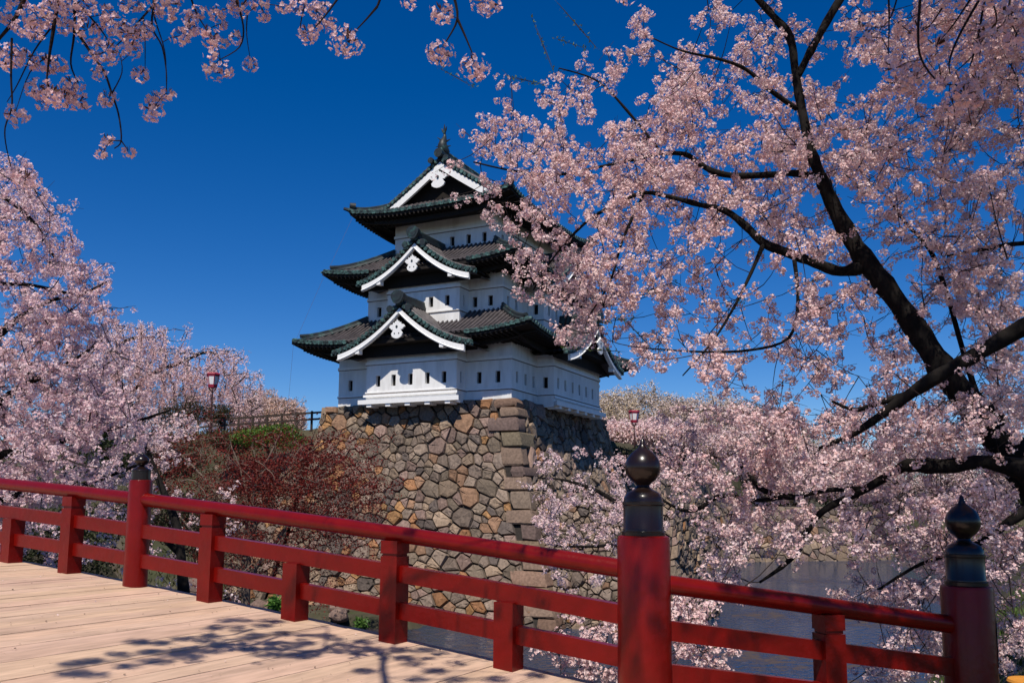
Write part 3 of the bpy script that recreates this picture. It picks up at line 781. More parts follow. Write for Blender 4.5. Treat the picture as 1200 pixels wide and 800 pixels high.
while s < 24:
    w = PW * rng.uniform(.96, 1.04); c = np.array([.57, .385, .275]) * rng.uniform(.93, 1.06) * np.array([1, rng.uniform(.98, 1.02), rng.uniform(.96, 1.03)])
    a, b2 = s + .002, s + w - .002; dz = rng.uniform(-.002, .002)
    # each run is two boards butted, at a random joint
    j = rng.uniform(2.2, 4.8)
    for o0, o1 in ((.17, -j + .003), (-j - .003, -7.6)):
        dz2 = dz + rng.uniform(-.003, .003); c2 = c * rng.uniform(.97, 1.03)
        q = lambda s_, o_, z_: rail_pt(s_, z_ + dz2, o_)
        pk.hexa([q(b2, o0, -.06), q(b2, o1, -.06), q(a, o1, -.06), q(a, o0, -.06), q(b2, o0, 0), q(b2, o1, 0), q(a, o1, 0), q(a, o0, 0)])
        cols += [c2] * 8
    s += w
pk.c = cols
dk = tag(pk.build('bridge_deck', M['plank']), kind='structure'); _a = math.atan2(DT[1], DT[0])
dk.data.transform(Matrix.Rotation(-_a, 4, 'Z')); dk.rotation_euler = (0, 0, _a)      # grain runs along the boards
# girder under the deck edge, piers
gd = MB()
ss = np.linspace(-.8, 24, 26)
for a, b2 in zip(ss[:-1], ss[1:]):
    gd.bar(rail_pt(a, -.22, .08), rail_pt(b2, -.22, .08), .2, .3)
    gd.bar(rail_pt(a, -.25, -3), rail_pt(b2, -.25, -3), .3, .35)
    gd.bar(rail_pt(a, -.25, -7.2), rail_pt(b2, -.25, -7.2), .25, .35)
for s_ in (5, 11, 17):
    for o_ in (-.3, -3, -6.8):
        p = rail_pt(s_, -.3, o_); gd.tube([p, (p[0], p[1], -7)], .19, 10)
    gd.bar(rail_pt(s_, -.5, .2), rail_pt(s_, -.5, -7.3), .28, .3)
gf = gd.build('timber_trestle', M['red']); tag(gf, 'red timber beams and piers carrying the plank bridge deck', 'trestle')

rail = tag(empty('bridge_railing', BP[-1]), 'red lacquered bridge railing with black onion-topped newel posts, running across the foreground', 'railing')
def rl(p): return np.asarray(p, float) - BP[-1]
FINIAL = [(.155, 0), (.155, .03), (.145, .035), (.145, .05), (.142, .055), (.142, .215), (.148, .222), (.148, .24), (.14, .245), (.138, .27), (.118, .305), (.085, .325), (.07, .33), (.052, .345), (.047, .36),
          (.06, .375), (.092, .40), (.117, .435), (.128, .475), (.127, .515), (.112, .555), (.085, .59), (.053, .615), (.030, .635), (.020, .66), (.015, .69), (.004, .70)]
def newel(pos, zb, zt, rad, fs=1.0, fz_=1.0):
    m = MB(); m.lathe([(rad * 1.02, zb - pos[2]), (rad, zb - pos[2] + .3), (rad * .985, zt - pos[2] - .03), (rad * .95, zt - pos[2] - .008), (rad * .85, zt - pos[2])], 36)
    o = m.build('newel_post', M['red'], rail, smooth=True, angle=40, loc=rl(pos))
    f = MB(); f.lathe([(r * (fs if z < .3 or fs == 1 else fs * .85), z * fz_) for r, z in FINIAL], 36, at=(0, 0, zt - pos[2] - .003)); f.build('finial', M['black'], o, smooth=True, angle=40)
    return o
S0 = sk[2]; STEP = S0 / 5
newel(BP[-1], BP[-1][2] - .1, -.234, .19)
newel(BP[2], BP[2][2] - .05, .194, .118, .66, .42)
far_n = rail_pt(S0 + 5 * STEP); newel(far_n, far_n[2] - .05, far_n[2] + 1.06, .118, .66, .42)
RN = at_y(1133, 700, 7.0); RB = at_y(1133, 900, 7.0)[2]
newel(np.array([RN[0], RN[1], RB]), RB - .4, -.62, .192)
def square_post(s, tall):
    p = rail_pt(s); m = MB(); w = .085; top = .83 if tall else .5
    d = np.array([*DA2, 0]); tt = np.array([*DT, 0])
    def blk(w2, z0, z1):
        q = lambda i, j, z: p + d * (w2 * i) + tt * (w2 * j) + np.array([0, 0, z]) - BP[-1]
        m.hexa([q(-1, -1, z0), q(1, -1, z0), q(1, 1, z0), q(-1, 1, z0), q(-1, -1, z1), q(1, -1, z1), q(1, 1, z1), q(-1, 1, z1)])
    blk(w, -.06, top if not tall else .70)
    if tall: blk(w * .86, .70, .725); blk(w, .725, top)
    m.build('post', M['red'], rail)
def rails_between(s0, s1, fn, za, zm, zl, ends=(0, 0)):
    n = 9; ss = np.linspace(s0, s1, n)
    t = MB(); t.tube([rl(fn(s, za)) for s in ss], .068, 14); t.build('top_rail', M['red'], rail, smooth=True, angle=50)
    m = MB()
    for a, b2 in zip(ss[:-1], ss[1:]): m.bar(rl(fn(a, zm)), rl(fn(b2, zm)), .085, .135)
    m.build('middle_rail', M['red'], rail)
    m = MB()
    for a, b2 in zip(ss[:-1], ss[1:]): m.bar(rl(fn(a, zl)), rl(fn(b2, zl)), .07, .135)
    m.build('lower_rail', M['red'], rail)
for k in range(1, 5): square_post(S0 - k * STEP, k % 2 == 1)
for k in range(1, 5): square_post(S0 + k * STEP, k % 2 == 1)
rails_between(.1, S0 - .06, rail_pt, .885, .565, .265)
rails_between(S0 + .06, S0 * 2 - .06, rail_pt, .885, .565, .265)
# wing railing past the end newel
WA = np.array([BP[-1][0], BP[-1][1], 0]); WB = np.array([RN[0], RN[1], 0])
WL = np.linalg.norm(WB - WA)
def wing(s, z): p = WA + (WB - WA) * (s / WL); k = s / WL; return np.array([p[0], p[1], (-.49 - .385 * k) + z - .885 + .0])
rails_between(.14, WL - .14, wing, .82, .50, .20)
m = MB(); wd = (WB - WA) / WL; wt = np.array([-wd[1], wd[0], 0])
p = wing(WL * .545, 0)
q = lambda i, j, z: rl(p + wd * (.085 * i) + wt * (.085 * j) + np.array([0, 0, z]))
m.hexa([q(-1, -1, -.9), q(1, -1, -.9), q(1, 1, -.9), q(-1, 1, -.9), q(-1, -1, .63), q(1, -1, .63), q(1, 1, .63), q(-1, 1, .63)])
m.hexa([q(-.86, -.86, .632), q(.86, -.86, .632), q(.86, .86, .632), q(-.86, .86, .632), q(-.86, -.86, .655), q(.86, -.86, .655), q(.86, .86, .655), q(-.86, .86, .655)])
m.hexa([q(-1, -1, .657), q(1, -1, .657), q(1, 1, .657), q(-1, 1, .657), q(-1, -1, .77), q(1, -1, .77), q(1, 1, .77), q(-1, 1, .77)])
m.build('post', M['red'], rail)
#@@SMALL
# ------------------------------------------------------------------ fences, lanterns, small things
def picket(name, pts, hgt, label, cat, two=True, w=.13):
    root = tag(empty(name, pts[0]), label, cat); o = np.asarray(pts[0])
    for p in pts:
        m = MB(); q = np.asarray(p) - o; m.box(q[0] - w / 2, q[0] + w / 2, q[1] - w / 2, q[1] + w / 2, q[2] - .35, q[2] + hgt); m.build('post', M['fence'], root)
    for z in ((hgt - .12, hgt * .45) if two else (hgt - .1,)):
        m = MB()
        for a, b2 in zip(pts[:-1], pts[1:]): m.bar(np.asarray(a) - o + (0, 0, z), np.asarray(b2) - o + (0, 0, z), .09, .12)
        m.build('rail', M['fence'], root)
    return root
fp = []
for k in range(13):
    x = -13.55 - k * 1.26; z = 4.72 - .3 * (k / 12) ** 1.2; p = cw(x, .95 + .02 * k, z); fp.append(tuple(p))
picket('wooden_fence', fp, .98, 'brown timber post and rail fence on the bank left of the castle', 'fence')
fp = [tuple(cw(-.9, 14.9 + k * 1.25, 3.22)) for k in range(18)]
picket('wooden_fence', fp, 1.0, 'dark picket fence on the wall behind the castle, beside the black post finial', 'fence')

def lantern(px, py_top, Y, scale, zfoot, label):
    P = at_y(px, py_top, Y); root = tag(empty('lantern_post', (P[0], P[1], zfoot)), label, 'lamp post', 'festival lantern posts')
    H = P[2] - zfoot; s_ = scale
    m = MB(); m.tube([(0, 0, -.3), (0, 0, H - 1.28 * s_)], .05, 8); m.lathe([(.13, -.1), (.12, .25), (.06, .3)], 10)
    for a in range(6):
        c, d = math.cos(a * math.pi / 3), math.sin(a * math.pi / 3)
        m.tube([(0, 0, H - 1.34 * s_), (c * .2 * s_, d * .2 * s_, H - 1.16 * s_), (c * .27 * s_, d * .27 * s_, H - .98 * s_)], .022, 5)
    m.build('pole', M['iron'], root)
    m = MB()
    def hexr(r, z): return [(r * math.cos(a * math.pi / 3), r * math.sin(a * math.pi / 3), H + z * s_) for a in range(6)]
    lo, hi = hexr(.27 * s_, -.98), hexr(.43 * s_, -.12)
    m.add(lo + hi, [(a, (a + 1) % 6, 6 + (a + 1) % 6, 6 + a) for a in range(6)]); m.build('lantern_paper', M['lantern_paper'], root)
    m = MB()
    for r0, z0, r1, z1 in ((.30, -1.0, .34, -.80), (.425, -.24, .47, -.1)):
        A = hexr(r0 * s_, z0); B = hexr(r1 * s_, z1); m.add(A + B, [(a, (a + 1) % 6, 6 + (a + 1) % 6, 6 + a) for a in range(6)])
    A = hexr(.49 * s_, -.1); B = hexr(.43 * s_, 0); m.add(A + B + [(0, 0, H + .03 * s_)], [(a, (a + 1) % 6, 6 + (a + 1) % 6, 6 + a) for a in range(6)] + [(6 + a, 6 + (a + 1) % 6, 12) for a in range(6)] + [tuple(reversed(range(6)))])
    for a in range(6):
        m.tube([np.array(lo[a]), np.array(hi[a])], .028 * s_, 5)
    m.add(hexr(.28 * s_, -.99), [tuple(reversed(range(6)))])
    m.build('lantern_frame', M['lantern_red'], root)
lantern(250, 437, 58, .98, 4.55, 'red and white hexagonal lantern on a pole before the weeping cherry')
lantern(743, 481, 72, .98, 3.2, 'lantern on a pole right of the castle, above the black post finial')
lantern(790, 498, 98, 1.0, 3.0, 'small far lantern pale against the distant blossom, right of the other lantern')

# orange topped stump at the lower right, paper notice curling off the end newel
P = at_y(1203, 796, 7.9); zb = P[2]
m = MB(); m.lathe([(.17, -.62), (.175, -.05), (.19, -.045), (.2, -.02), (.19, 0), (.1, .006)], 24)
o = m.build('round_stool', M['orange'], None, smooth=True, angle=40, loc=(P[0] + .05, P[1], zb)); tag(o, 'orange flat round top standing on the grass beside the right newel post', 'stool')
m = MB(); a0 = R(-8)
arc = [(.197 * math.cos(a), .197 * math.sin(a)) for a in np.linspace(R(-65), R(5), 8)]
vsb = [(x, y, -.62) for x, y in arc] + [(x, y, -.30 + .02 * i) for i, (x, y) in enumerate(arc)]
m.add(vsb, [(i, i + 1, 9 + i, 8 + i) for i in range(7)])
m.v = [v for v in m.v]
nb = m.build('paper_notice', M['paper'], None, loc=(RN[0], RN[1], -.62)); tag(nb, 'white paper notice curling off the side of the right newel post', 'notice')
nb.rotation_euler = (0, 0, R(30))
#@@TREES
# ------------------------------------------------------------------ blossom, leaves, trees
PINK = np.array([.90, .60, .58])
def unit(a): return a / (np.linalg.norm(a, axis=-1, keepdims=True) + 1e-9)
def petal_mesh(C, N, size, col, rng, npet=5, cup=.35, wide=.42):
    """flat petals of little flowers at C facing N -> V, F, colours"""
    n = len(C); N = unit(N); r = rng.normal(size=(n, 3)); T = unit(np.cross(N, r)); B = np.cross(N, T)
    size = np.broadcast_to(size, (n,))[:, None] * rng.uniform(.72, 1.18, (n, 1))
    Vs = []; Cs = []
    for k in range(npet):
        a = 2 * math.pi * k / npet + rng.uniform(-.2, .2, (n, 1))
        d = T * np.cos(a) + B * np.sin(a); p = -T * np.sin(a) + B * np.cos(a)
        s = size * rng.uniform(.85, 1.15, (n, 1)); cu = cup * rng.uniform(.4, 1.7, (n, 1))
        Vs.append(np.stack([C + d * s * .06, C + (d * .62 - p * wide) * s + N * cu * s * .55, C + d * s + N * cu * s, C + (d * .62 + p * wide) * s + N * cu * s * .55], 1))
        Cs.append(np.repeat((col * rng.uniform(.93, 1.07, (n, 1)))[:, None, :], 4, 1))
    V = np.concatenate(Vs).reshape(-1, 3); Cc = np.concatenate(Cs).reshape(-1, 3)
    return V, np.arange(len(V)).reshape(-1, 4), Cc
def leaf_mesh(C, N, D, length, width, col):
    n = len(C); N = unit(N); D = unit(D); P = np.cross(N, D); L = np.broadcast_to(length, (n,))[:, None]
    V = np.stack([C, C + D * L * .5 - P * L * width, C + D * L, C + D * L * .5 + P * L * width], 1).reshape(-1, 3)
    return V, np.arange(n * 4).reshape(-1, 4), np.repeat(col, 4, 0)
def merge(parts):
    V = []; F = []; C = []; o = 0
    for v, f, c in parts: V.append(v); F.append(f + o); C.append(c); o += len(v)
    return np.concatenate(V), np.concatenate(F), np.concatenate(C)
def blossoms(centres, rad, nfl, size, rng, col=PINK, colvar=.10, npet=5, leaf=.12, leafcol=((.16, .13, .03), (.20, .09, .035), (.10, .14, .03)), axis=None, stretch=1.0, pom=False):
    n = len(centres); cnt = np.maximum(1, rng.poisson(nfl, n)); idx = np.repeat(np.arange(n), cnt); k = len(idx)
    u = unit(rng.normal(size=(k, 3))); rr = rng.uniform(.55, 1.0, (k, 1)) if pom else rng.uniform(0, 1, (k, 1)) ** .45
    rad = np.broadcast_to(rad, (n,))[idx][:, None]
    off = u * rr * rad
    if axis is not None: off += axis[idx] * rng.uniform(-1, 1, (k, 1)) * rad * stretch
    elif stretch != 1.0: off[:, 2] *= stretch
    C = centres[idx] + off; N = u + rng.normal(size=(k, 3)) * (.25 if pom else .55) + np.array([0, 0, .12])
    cc = col * (1 + rng.normal(0, colvar, (n, 1)))[idx] * (1 + rng.normal(0, .06, (k, 1)))
    w = rng.uniform(0, 1, (k, 1)) ** 1.6 * .8; cc = cc * (1 - w) + np.array([.92, .80, .79]) * w
    parts = [petal_mesh(C, N, size, np.clip(cc, .02, .95), rng, npet)]
    m = int(k * leaf)
    if m:
        j = rng.integers(0, k, m); lc = np.array(leafcol)[rng.integers(0, len(leafcol), m)] * rng.uniform(.6, 1.5, (m, 1))
        parts.append(leaf_mesh(centres[idx[j]] + off[j] * .75, rng.normal(size=(m, 3)), unit(u[j] + rng.normal(size=(m, 3)) * .6), size * rng.uniform(.9, 1.9, m), .22, lc))
    return parts
def grid_px(rows, x0, y0, cell, k, rng, power=1.35, lo=0, gaps=0, gscale=38.):
    X = []
    for r, row in enumerate(rows):
        for c, ch in enumerate(row):
            v = int(ch)
            if v <= lo: continue
            m = rng.poisson(k * (v / 8) ** power)
            X.append(np.stack([x0 + cell * (c + .5 + rng.uniform(-.62, .62, m)), y0 + cell * (r + .5 + rng.uniform(-.62, .62, m))], 1))
    P = np.concatenate(X)
    if gaps:
        nz = np.array([mnoise.noise((a / gscale, b2 / gscale, x0 * .37)) + .5 * mnoise.noise((a / gscale * 2.3, b2 / gscale * 2.3, 9.1)) for a, b2 in P])
        P = P[rng.uniform(size=len(P)) < np.clip(.62 + gaps * nz, .04, 1)]
    return P
def rays(P):
    P = np.asarray(P, float)
    return V_F + V_R * ((P[:, :1] - 600) / FPX) - V_U * ((P[:, 1:2] - PPY) / FPX)
def limb_pts(limb):
    """(px, py, depth, width px) -> world points and radii"""
    return [at_y(a, b2, d) for a, b2, d, w in limb], [max(w * d / FPX / 2, .004) for a, b2, d, w in limb]
def smooth_path(pts, rad, n=4):
    P = [np.asarray(p) for p in pts]; out = []; rr = []
    for i in range(len(P) - 1):
        p0, p1, p2, p3 = P[max(i - 1, 0)], P[i], P[i + 1], P[min(i + 2, len(P) - 1)]
        for k in range(n):
            t_ = k / n
            out.append(.5 * (2 * p1 + (p2 - p0) * t_ + (2 * p0 - 5 * p1 + 4 * p2 - p3) * t_ ** 2 + (3 * p1 - p0 - 3 * p2 + p3) * t_ ** 3))
            rr.append(rad[i] * (1 - t_) + rad[i + 1] * t_)
    out.append(P[-1]); rr.append(rad[-1]); return out, rr
def knobbly(pts, rad, rng, a=.12):
    return pts, [r * (1 + rng.uniform(-a, a)) for r in rad]
def connect(nodes, targets, rng, r0=.007, r1=.0035, sag=.06, maxseg=4, tw=None, lim=None, jit=.03):
    """thin twigs from each target to the nearest wood; returns twig directions at the tips"""
    tw = tw or MB(); tg = np.asarray(targets); nd = [np.asarray(p) for p in nodes]
    base = np.array(nd); kd = kdtree.KDTree(len(base))
    for i, p in enumerate(base): kd.insert(p, i)
    kd.balance()
    dist = np.array([kd.find(p)[2] for p in tg]); order = np.argsort(dist)
    dirs = np.zeros_like(tg); pos = 0; batch = max(30, len(tg) // 25)
    while pos < len(order):
        kd = kdtree.KDTree(len(nd))
        for i, p in enumerate(nd): kd.insert(p, i)
        kd.balance(); new = []
        for j in order[pos:pos + batch]:
            p = tg[j]; q, qi, L = kd.find(p); q = np.array(q); d = p - q
            if L < 1e-4: dirs[j] = (0, 0, 1); continue
            if lim and L > lim: dirs[j] = unit(d); continue
            k = int(np.clip(L / .15, 2, maxseg)); perp = rng.normal(size=3) * jit * L
            path = [q + d * s + perp * math.sin(math.pi * s) + np.array([0, 0, -sag * L * math.sin(math.pi * s)]) for s in np.linspace(0, 1, k + 1)]
            rb = r0 * min(1.8, .7 + L * .6)
            tw.tube(path, [rb + (r1 - rb) * s for s in np.linspace(0, 1, k + 1)], 3, cap=False)
            new += path[1:]; dirs[j] = unit(path[-1] - path[-2])
        nd += new; pos += batch
    return tw, dirs
def clear_front(cents, limbs, rng, prob=.8, wmin=7):
    """leave the big limbs in view: few sprigs right in front of them"""
    P = np.asarray(cents); d = P @ V_F; u = 600 + FPX * (P @ V_R) / d; v = PPY - FPX * (P @ V_U) / d; keep = np.ones(len(P), bool)
    for L in limbs:
        for (a, b2, d0, w0), (c, e, d1, w1) in zip(L[:-1], L[1:]):
            if max(w0, w1) < wmin: continue
            dx, dy = c - a, e - b2; t_ = np.clip(((u - a) * dx + (v - b2) * dy) / (dx * dx + dy * dy), 0, 1)
            r = np.hypot(u - a - dx * t_, v - b2 - dy * t_); hit = (r < (w0 + (w1 - w0) * t_) * .5 + 6) & (P[:, 1] < d0 + .3) & (rng.uniform(size=len(P)) < prob)
            keep &= ~hit
    return P[keep]
def tree(name, label, cat, limbs, cents, rng, base=None, group=None, rad=.07, nfl=10, size=.018, col=PINK, leaf=.12, npet=5, stretch=.9,
         r0=.007, r1=.0035, sag=.06, pom=False, extra=None, wood='bark', lim=None, leafcol=None, tsub=3, jit=.03, crown=True, colvar=.1, wscale=1.0, sprig=None):
    paths = []
    for L in limbs:
        pts, rr = L if isinstance(L, tuple) else limb_pts(L)
        rr = [r * wscale for r in rr]
        paths.append(smooth_path(pts, rr, 4))
    b0 = np.asarray(base if base is not None else paths[0][0][0], float)
    root = tag(empty(name, b0), label, cat, group)
    m = MB(); nodes = []
    for pts, rr in paths:
        pts = [p - b0 for p in pts]; m.tube(pts, knobbly(pts, rr, rng)[1], 10 if max(rr) > .04 else 6)
        for a, c in zip(pts[:-1], pts[1:]):
            L = np.linalg.norm(c - a); nodes += [a + (c - a) * s for s in np.linspace(0, 1, max(2, int(L / .25)))]
    m.build('trunk', M[wood], root, smooth=True)
    cents = np.asarray(cents) - b0
    tw, dirs = connect(nodes, cents, rng, r0, r1, sag, lim=lim, jit=jit)
    if sprig:
        n_, ln = sprig; k = np.maximum(1, rng.poisson(n_, len(cents))); j = np.repeat(np.arange(len(cents)), k)
        ax = unit(dirs * .8 + rng.normal(size=dirs.shape) * np.array([.7, .7, .5])); t_ = rng.uniform(-1, 1, (len(j), 1))
        pom_c = cents[j] + ax[j] * t_ * ln + rng.normal(0, .24 * ln, (len(j), 3)) + np.array([0, 0, -.25 * ln])
        for i in range(len(cents)):
            a, b2 = cents[i] - ax[i] * ln, cents[i] + ax[i] * ln
            tw.tube([a, cents[i] + rng.normal(0, .05 * ln, 3), b2], [r1 * .8, r1, r1 * .6], 3, cap=False)
        cents = pom_c; rad = rad * rng.uniform(.75, 1.25, len(cents))
        dirs = ax[j]
    tw.build('twigs', M['twig' if wood == 'bark' else wood], root)
    kw = dict(leafcol=leafcol) if leafcol else {}
    parts = blossoms(cents, rad, nfl, size, rng, col, npet=npet, leaf=leaf, axis=dirs if stretch and not pom else None, stretch=stretch or 1.0, pom=pom, colvar=colvar, **kw)
    if extra: parts += extra(b0)
    np_mesh('crown', M['petal'], *merge(parts), parent=root)
    return root

# ---- the big leaning cherry on the right
rng = np.random.default_rng(21)
GA = ["000000000565645237427777", "000000000456536415767788", "000002244457656535778888", "000214566788878577877777", "001445678888888688777777",
      "003557888888888888777777", "014678888888877878777777", "012456788888877666787765", "002356788887557765677556", "000057788743356656787665",
      "000057788634445445677677", "000036777555545655577778", "000012553366435764556787", "000002345777667776565677", "000000001256566776543577",
      "000000000142147765523467", "000000000000256666665567", "000000000000233444445555"]
pa = grid_px(GA, 480, 0, 30, 15, rng, 1.7, gaps=.95)
dep = 11.2 + (900 - pa[:, 0]) * .0012 + rng.normal(0, .85, len(pa)); cA = rays(pa); cA = cA * (dep / cA[:, 1])[:, None]
def out_of_frame(P, margin=25):
    d = P @ V_F; u = 600 + FPX * (P @ V_R) / d; v = PPY - FPX * (P @ V_U) / d
    return (d < .1) | (u < -margin) | (u > 1200 + margin) | (v < -margin) | (v > 800 + margin)
NU = 7500
up = np.stack([rng.uniform(2.2, 11.5, NU), rng.uniform(4.5, 12.5, NU), rng.uniform(5.0, 10.5, NU)], 1)
up = up[out_of_frame(up, 60) & (np.hypot((up[:, 0] - 6.8) / 4.6, (up[:, 2] - 6) / 4.2) < 1) & (rng.uniform(size=NU) < .2 + .14 * (up[:, 0] - 2.5))]
limbsA = [
    [(1330, 800, 10.1, 72), (1300, 720, 10.2, 62), (1255, 635, 10.3, 56), (1200, 552, 10.4, 50), (1160, 500, 10.5, 45), (1110, 440, 10.6, 36), (1080, 395, 10.7, 31), (1045, 345, 10.8, 28), (1010, 300, 10.9, 26), (985, 258, 11, 23),
     (965, 215, 11, 18), (950, 175, 11, 14), (938, 120, 11.1, 13), (932, 85, 11.1, 12), (926, 45, 11.1, 12), (905, 18, 11.1, 10), (880, -10, 11.1, 8), (830, -70, 11, 6), (800, -150, 10.9, 3)],
    [(934, 92, 11.1, 9), (950, 60, 11.1, 11), (975, 15, 11.1, 11), (1000, -25, 11.1, 10), (1050, -110, 10.9, 8), (1090, -220, 10.6, 4)],
    [(1012, 312, 10.9, 20), (985, 318, 10.9, 15), (955, 308, 10.9, 14), (925, 297, 11, 13), (895, 285, 11, 12), (875, 266, 11.1, 11), (850, 247, 11.2, 9), (820, 240, 11.2, 8), (790, 232, 11.3, 7), (755, 226, 11.4, 6), (720, 240, 11.5, 5), (685, 262, 11.6, 4), (650, 300, 11.8, 3), (625, 340, 11.9, 2)],
    [(960, 208, 11, 11), (930, 203, 11, 9), (900, 205, 11.1, 9), (861, 206, 11.2, 9), (836, 201, 11.2, 9), (817, 190, 11.3, 8), (803, 181, 11.3, 7), (776, 180, 11.4, 6), (743, 187, 11.5, 5), (700, 196, 11.6, 4), (650, 205, 11.7, 4), (600, 200, 11.8, 3), (555, 190, 12, 2)],
    [(934, 128, 11.1, 8), (900, 104, 11, 7), (875, 82, 10.9, 6), (845, 70, 10.8, 5), (800, 60, 10.8, 3), (765, 45, 10.8, 2)],
    [(1150, 480, 10.6, 10), (1128, 409, 10.9, 7), (1109, 343, 11.1, 6), (1090, 293, 11.2, 6), (1062, 262, 11.3, 5), (1040, 230, 11.3, 3)],
    [(1330, 330, 10.6, 12), (1260, 290, 10.8, 9), (1200, 285, 10.9, 7), (1147, 293, 11, 5), (1110, 300, 11.1, 3)],
    [(895, 285, 11, 7), (880, 320, 10.8, 5), (860, 360, 10.6, 4), (835, 400, 10.5, 3), (800, 440, 10.4, 2)],
    [(930, 298, 11, 7), (935, 350, 10.7, 5), (925, 395, 10.5, 4), (880, 410, 10.4, 4), (820, 412, 10.4, 3), (760, 408, 10.4, 2)],
    [(776, 180, 11.4, 4), (735, 130, 11.4, 4), (700, 95, 11.4, 3), (655, 80, 11.4, 2)],
    [(755, 226, 11.4, 4), (730, 280, 11.3, 4), (715, 330, 11.2, 3), (690, 370, 11.2, 2)],
    [(1255, 635, 10.3, 40), (1290, 500, 10.2, 26), (1310, 330, 10.2, 20), (1290, 100, 10.2, 14), (1230, -120, 10.2, 8), (1150, -260, 10, 4)],
]
def green_shoots(b0):
    ps = []; r = np.random.default_rng(4)
    for a, c in (((652, 92), (622, 18)), ((702, 60), (650, 0)), ((690, 58), (645, 43)), ((560, 105), (510, 77)), ((640, 100), (592, 88)), ((745, 372), (700, 378)), ((770, 415), (730, 372)), ((735, 412), (655, 408)), ((795, 330), (745, 345)), ((880, 350), (850, 360))):
        n = 26; s = r.uniform(0, 1, n)[:, None]; P = np.array(a) * (1 - s) + np.array(c) * s + r.normal(0, 1.2, (n, 2))
        d = rays(P); W = d * (11.0 / d[:, 1:2]) - b0
        ps.append(leaf_mesh(W, r.normal(size=(n, 3)), r.normal(size=(n, 3)), .05, .22, np.array([[.12, .17, .035]]) * r.uniform(.6, 1.4, (n, 1))))
        d2 = rays([a, c]); W2 = d2 * (11.0 / d2[:, 1:2]) - b0
        ps.append(leaf_mesh(np.repeat(W2[:1], 6, 0) + r.normal(0, .004, (6, 3)), r.normal(size=(6, 3)), np.repeat(W2[1:] - W2[:1], 6, 0), np.linalg.norm(W2[1] - W2[0]), .006, np.full((6, 3), .05)))
    return ps
tree('cherry_tree', 'large leaning cherry tree in full bloom on the right, its boughs reaching across the castle', 'tree', limbsA, np.concatenate([clear_front(cA, limbsA, rng), up]), rng,
     nfl=16, rad=.058, size=.018, pom=True, sprig=(5.4, .18), wscale=.87, extra=green_shoots)

# ---- low spreading cherry in front of the moat
rng = np.random.default_rng(22)
GB = ["00000000000123333345", "00000145677777787667", "00000377788888776555", "00000477678888843346", "00000246688888888777", "00000122567777678888", "00000224663124678886",
      "00000015620112588876", "00020056511145677765", "04443054211123566543", "05533066421122554443", "03322044211122333332"]
pb = grid_px(GB, 600, 450, 30, 16, rng, 2.0, gaps=1.0)
nearlow = (pb[:, 0] < 870) & (pb[:, 1] > 690)
dep = np.where(nearlow, 8.7, 10.3 + (1000 - pb[:, 0]) * .004) + rng.normal(0, .75, len(pb)) * np.where(nearlow, .35, 1)
dep = np.maximum(dep, 8.0); cB = rays(pb); cB = cB * (dep / cB[:, 1])[:, None]
limbsB = [
    [(1350, 900, 9, 70), (1335, 740, 9, 62), (1320, 600, 9, 56), (1310, 450, 9.1, 40), (1285, 330, 9.2, 30), (1270, 200, 9.3, 16), (1240, 60, 9.4, 6)],
    [(1300, 345, 9.2, 32), (1245, 360, 9.3, 26), (1200, 383, 9.4, 22), (1150, 412, 9.5, 20), (1100, 440, 9.6, 18), (1060, 466, 9.8, 15), (1030, 488, 9.9, 11), (1000, 508, 10, 8), (960, 525, 10.2, 4)],
    [(1066, 462, 9.8, 10), (1035, 470, 9.9, 9), (1003, 480, 10, 6), (975, 470, 10.1, 3)],
    [(1320, 620, 9, 46), (1260, 570, 9.2, 42), (1205, 552, 9.4, 34), (1155, 541, 9.6, 17), (1110, 546, 9.7, 22), (1065, 545, 9.9, 19), (1048, 553, 10, 11), (1010, 575, 10.2, 10), (965, 598, 10.4, 9), (944, 625, 10.5, 9), (935, 645, 10.5, 8), (916, 664, 10.6, 6), (890, 682, 10.7, 3)],
    [(1010, 572, 10.2, 7), (960, 575, 10.5, 7), (925, 582, 10.6, 8), (891, 572, 10.7, 7), (875, 551, 10.8, 5), (853, 540, 10.9, 4), (800, 525, 11.2, 2)],
    [(925, 582, 10.6, 6), (880, 586, 10.9, 5), (855, 580, 11, 6), (836, 584, 11, 7), (820, 595, 11, 6), (803, 598, 11.1, 5), (779, 587, 11.2, 4), (750, 560, 11.4, 2)],
    [(1335, 740, 9, 30), (1240, 820, 8.6, 18), (1100, 870, 8.3, 13), (950, 845, 8.3, 9), (830, 800, 8.5, 6), (740, 765, 8.6, 4), (660, 745, 8.7, 3), (625, 740, 8.7, 2)],
    [(1260, 570, 9.2, 16), (1200, 600, 9.3, 14), (1140, 640, 9.4, 8), (1080, 660, 9.6, 5), (1030, 690, 9.8, 3)],
]
tree('cherry_tree', 'low cherry tree with heavy dark limbs hanging over the moat behind the near newel posts', 'tree', limbsB, clear_front(cB, limbsB, rng, .93), rng, nfl=16, rad=.058, size=.018, pom=True, sprig=(5.4, .18), base=None, leaf=.22, wscale=.88)

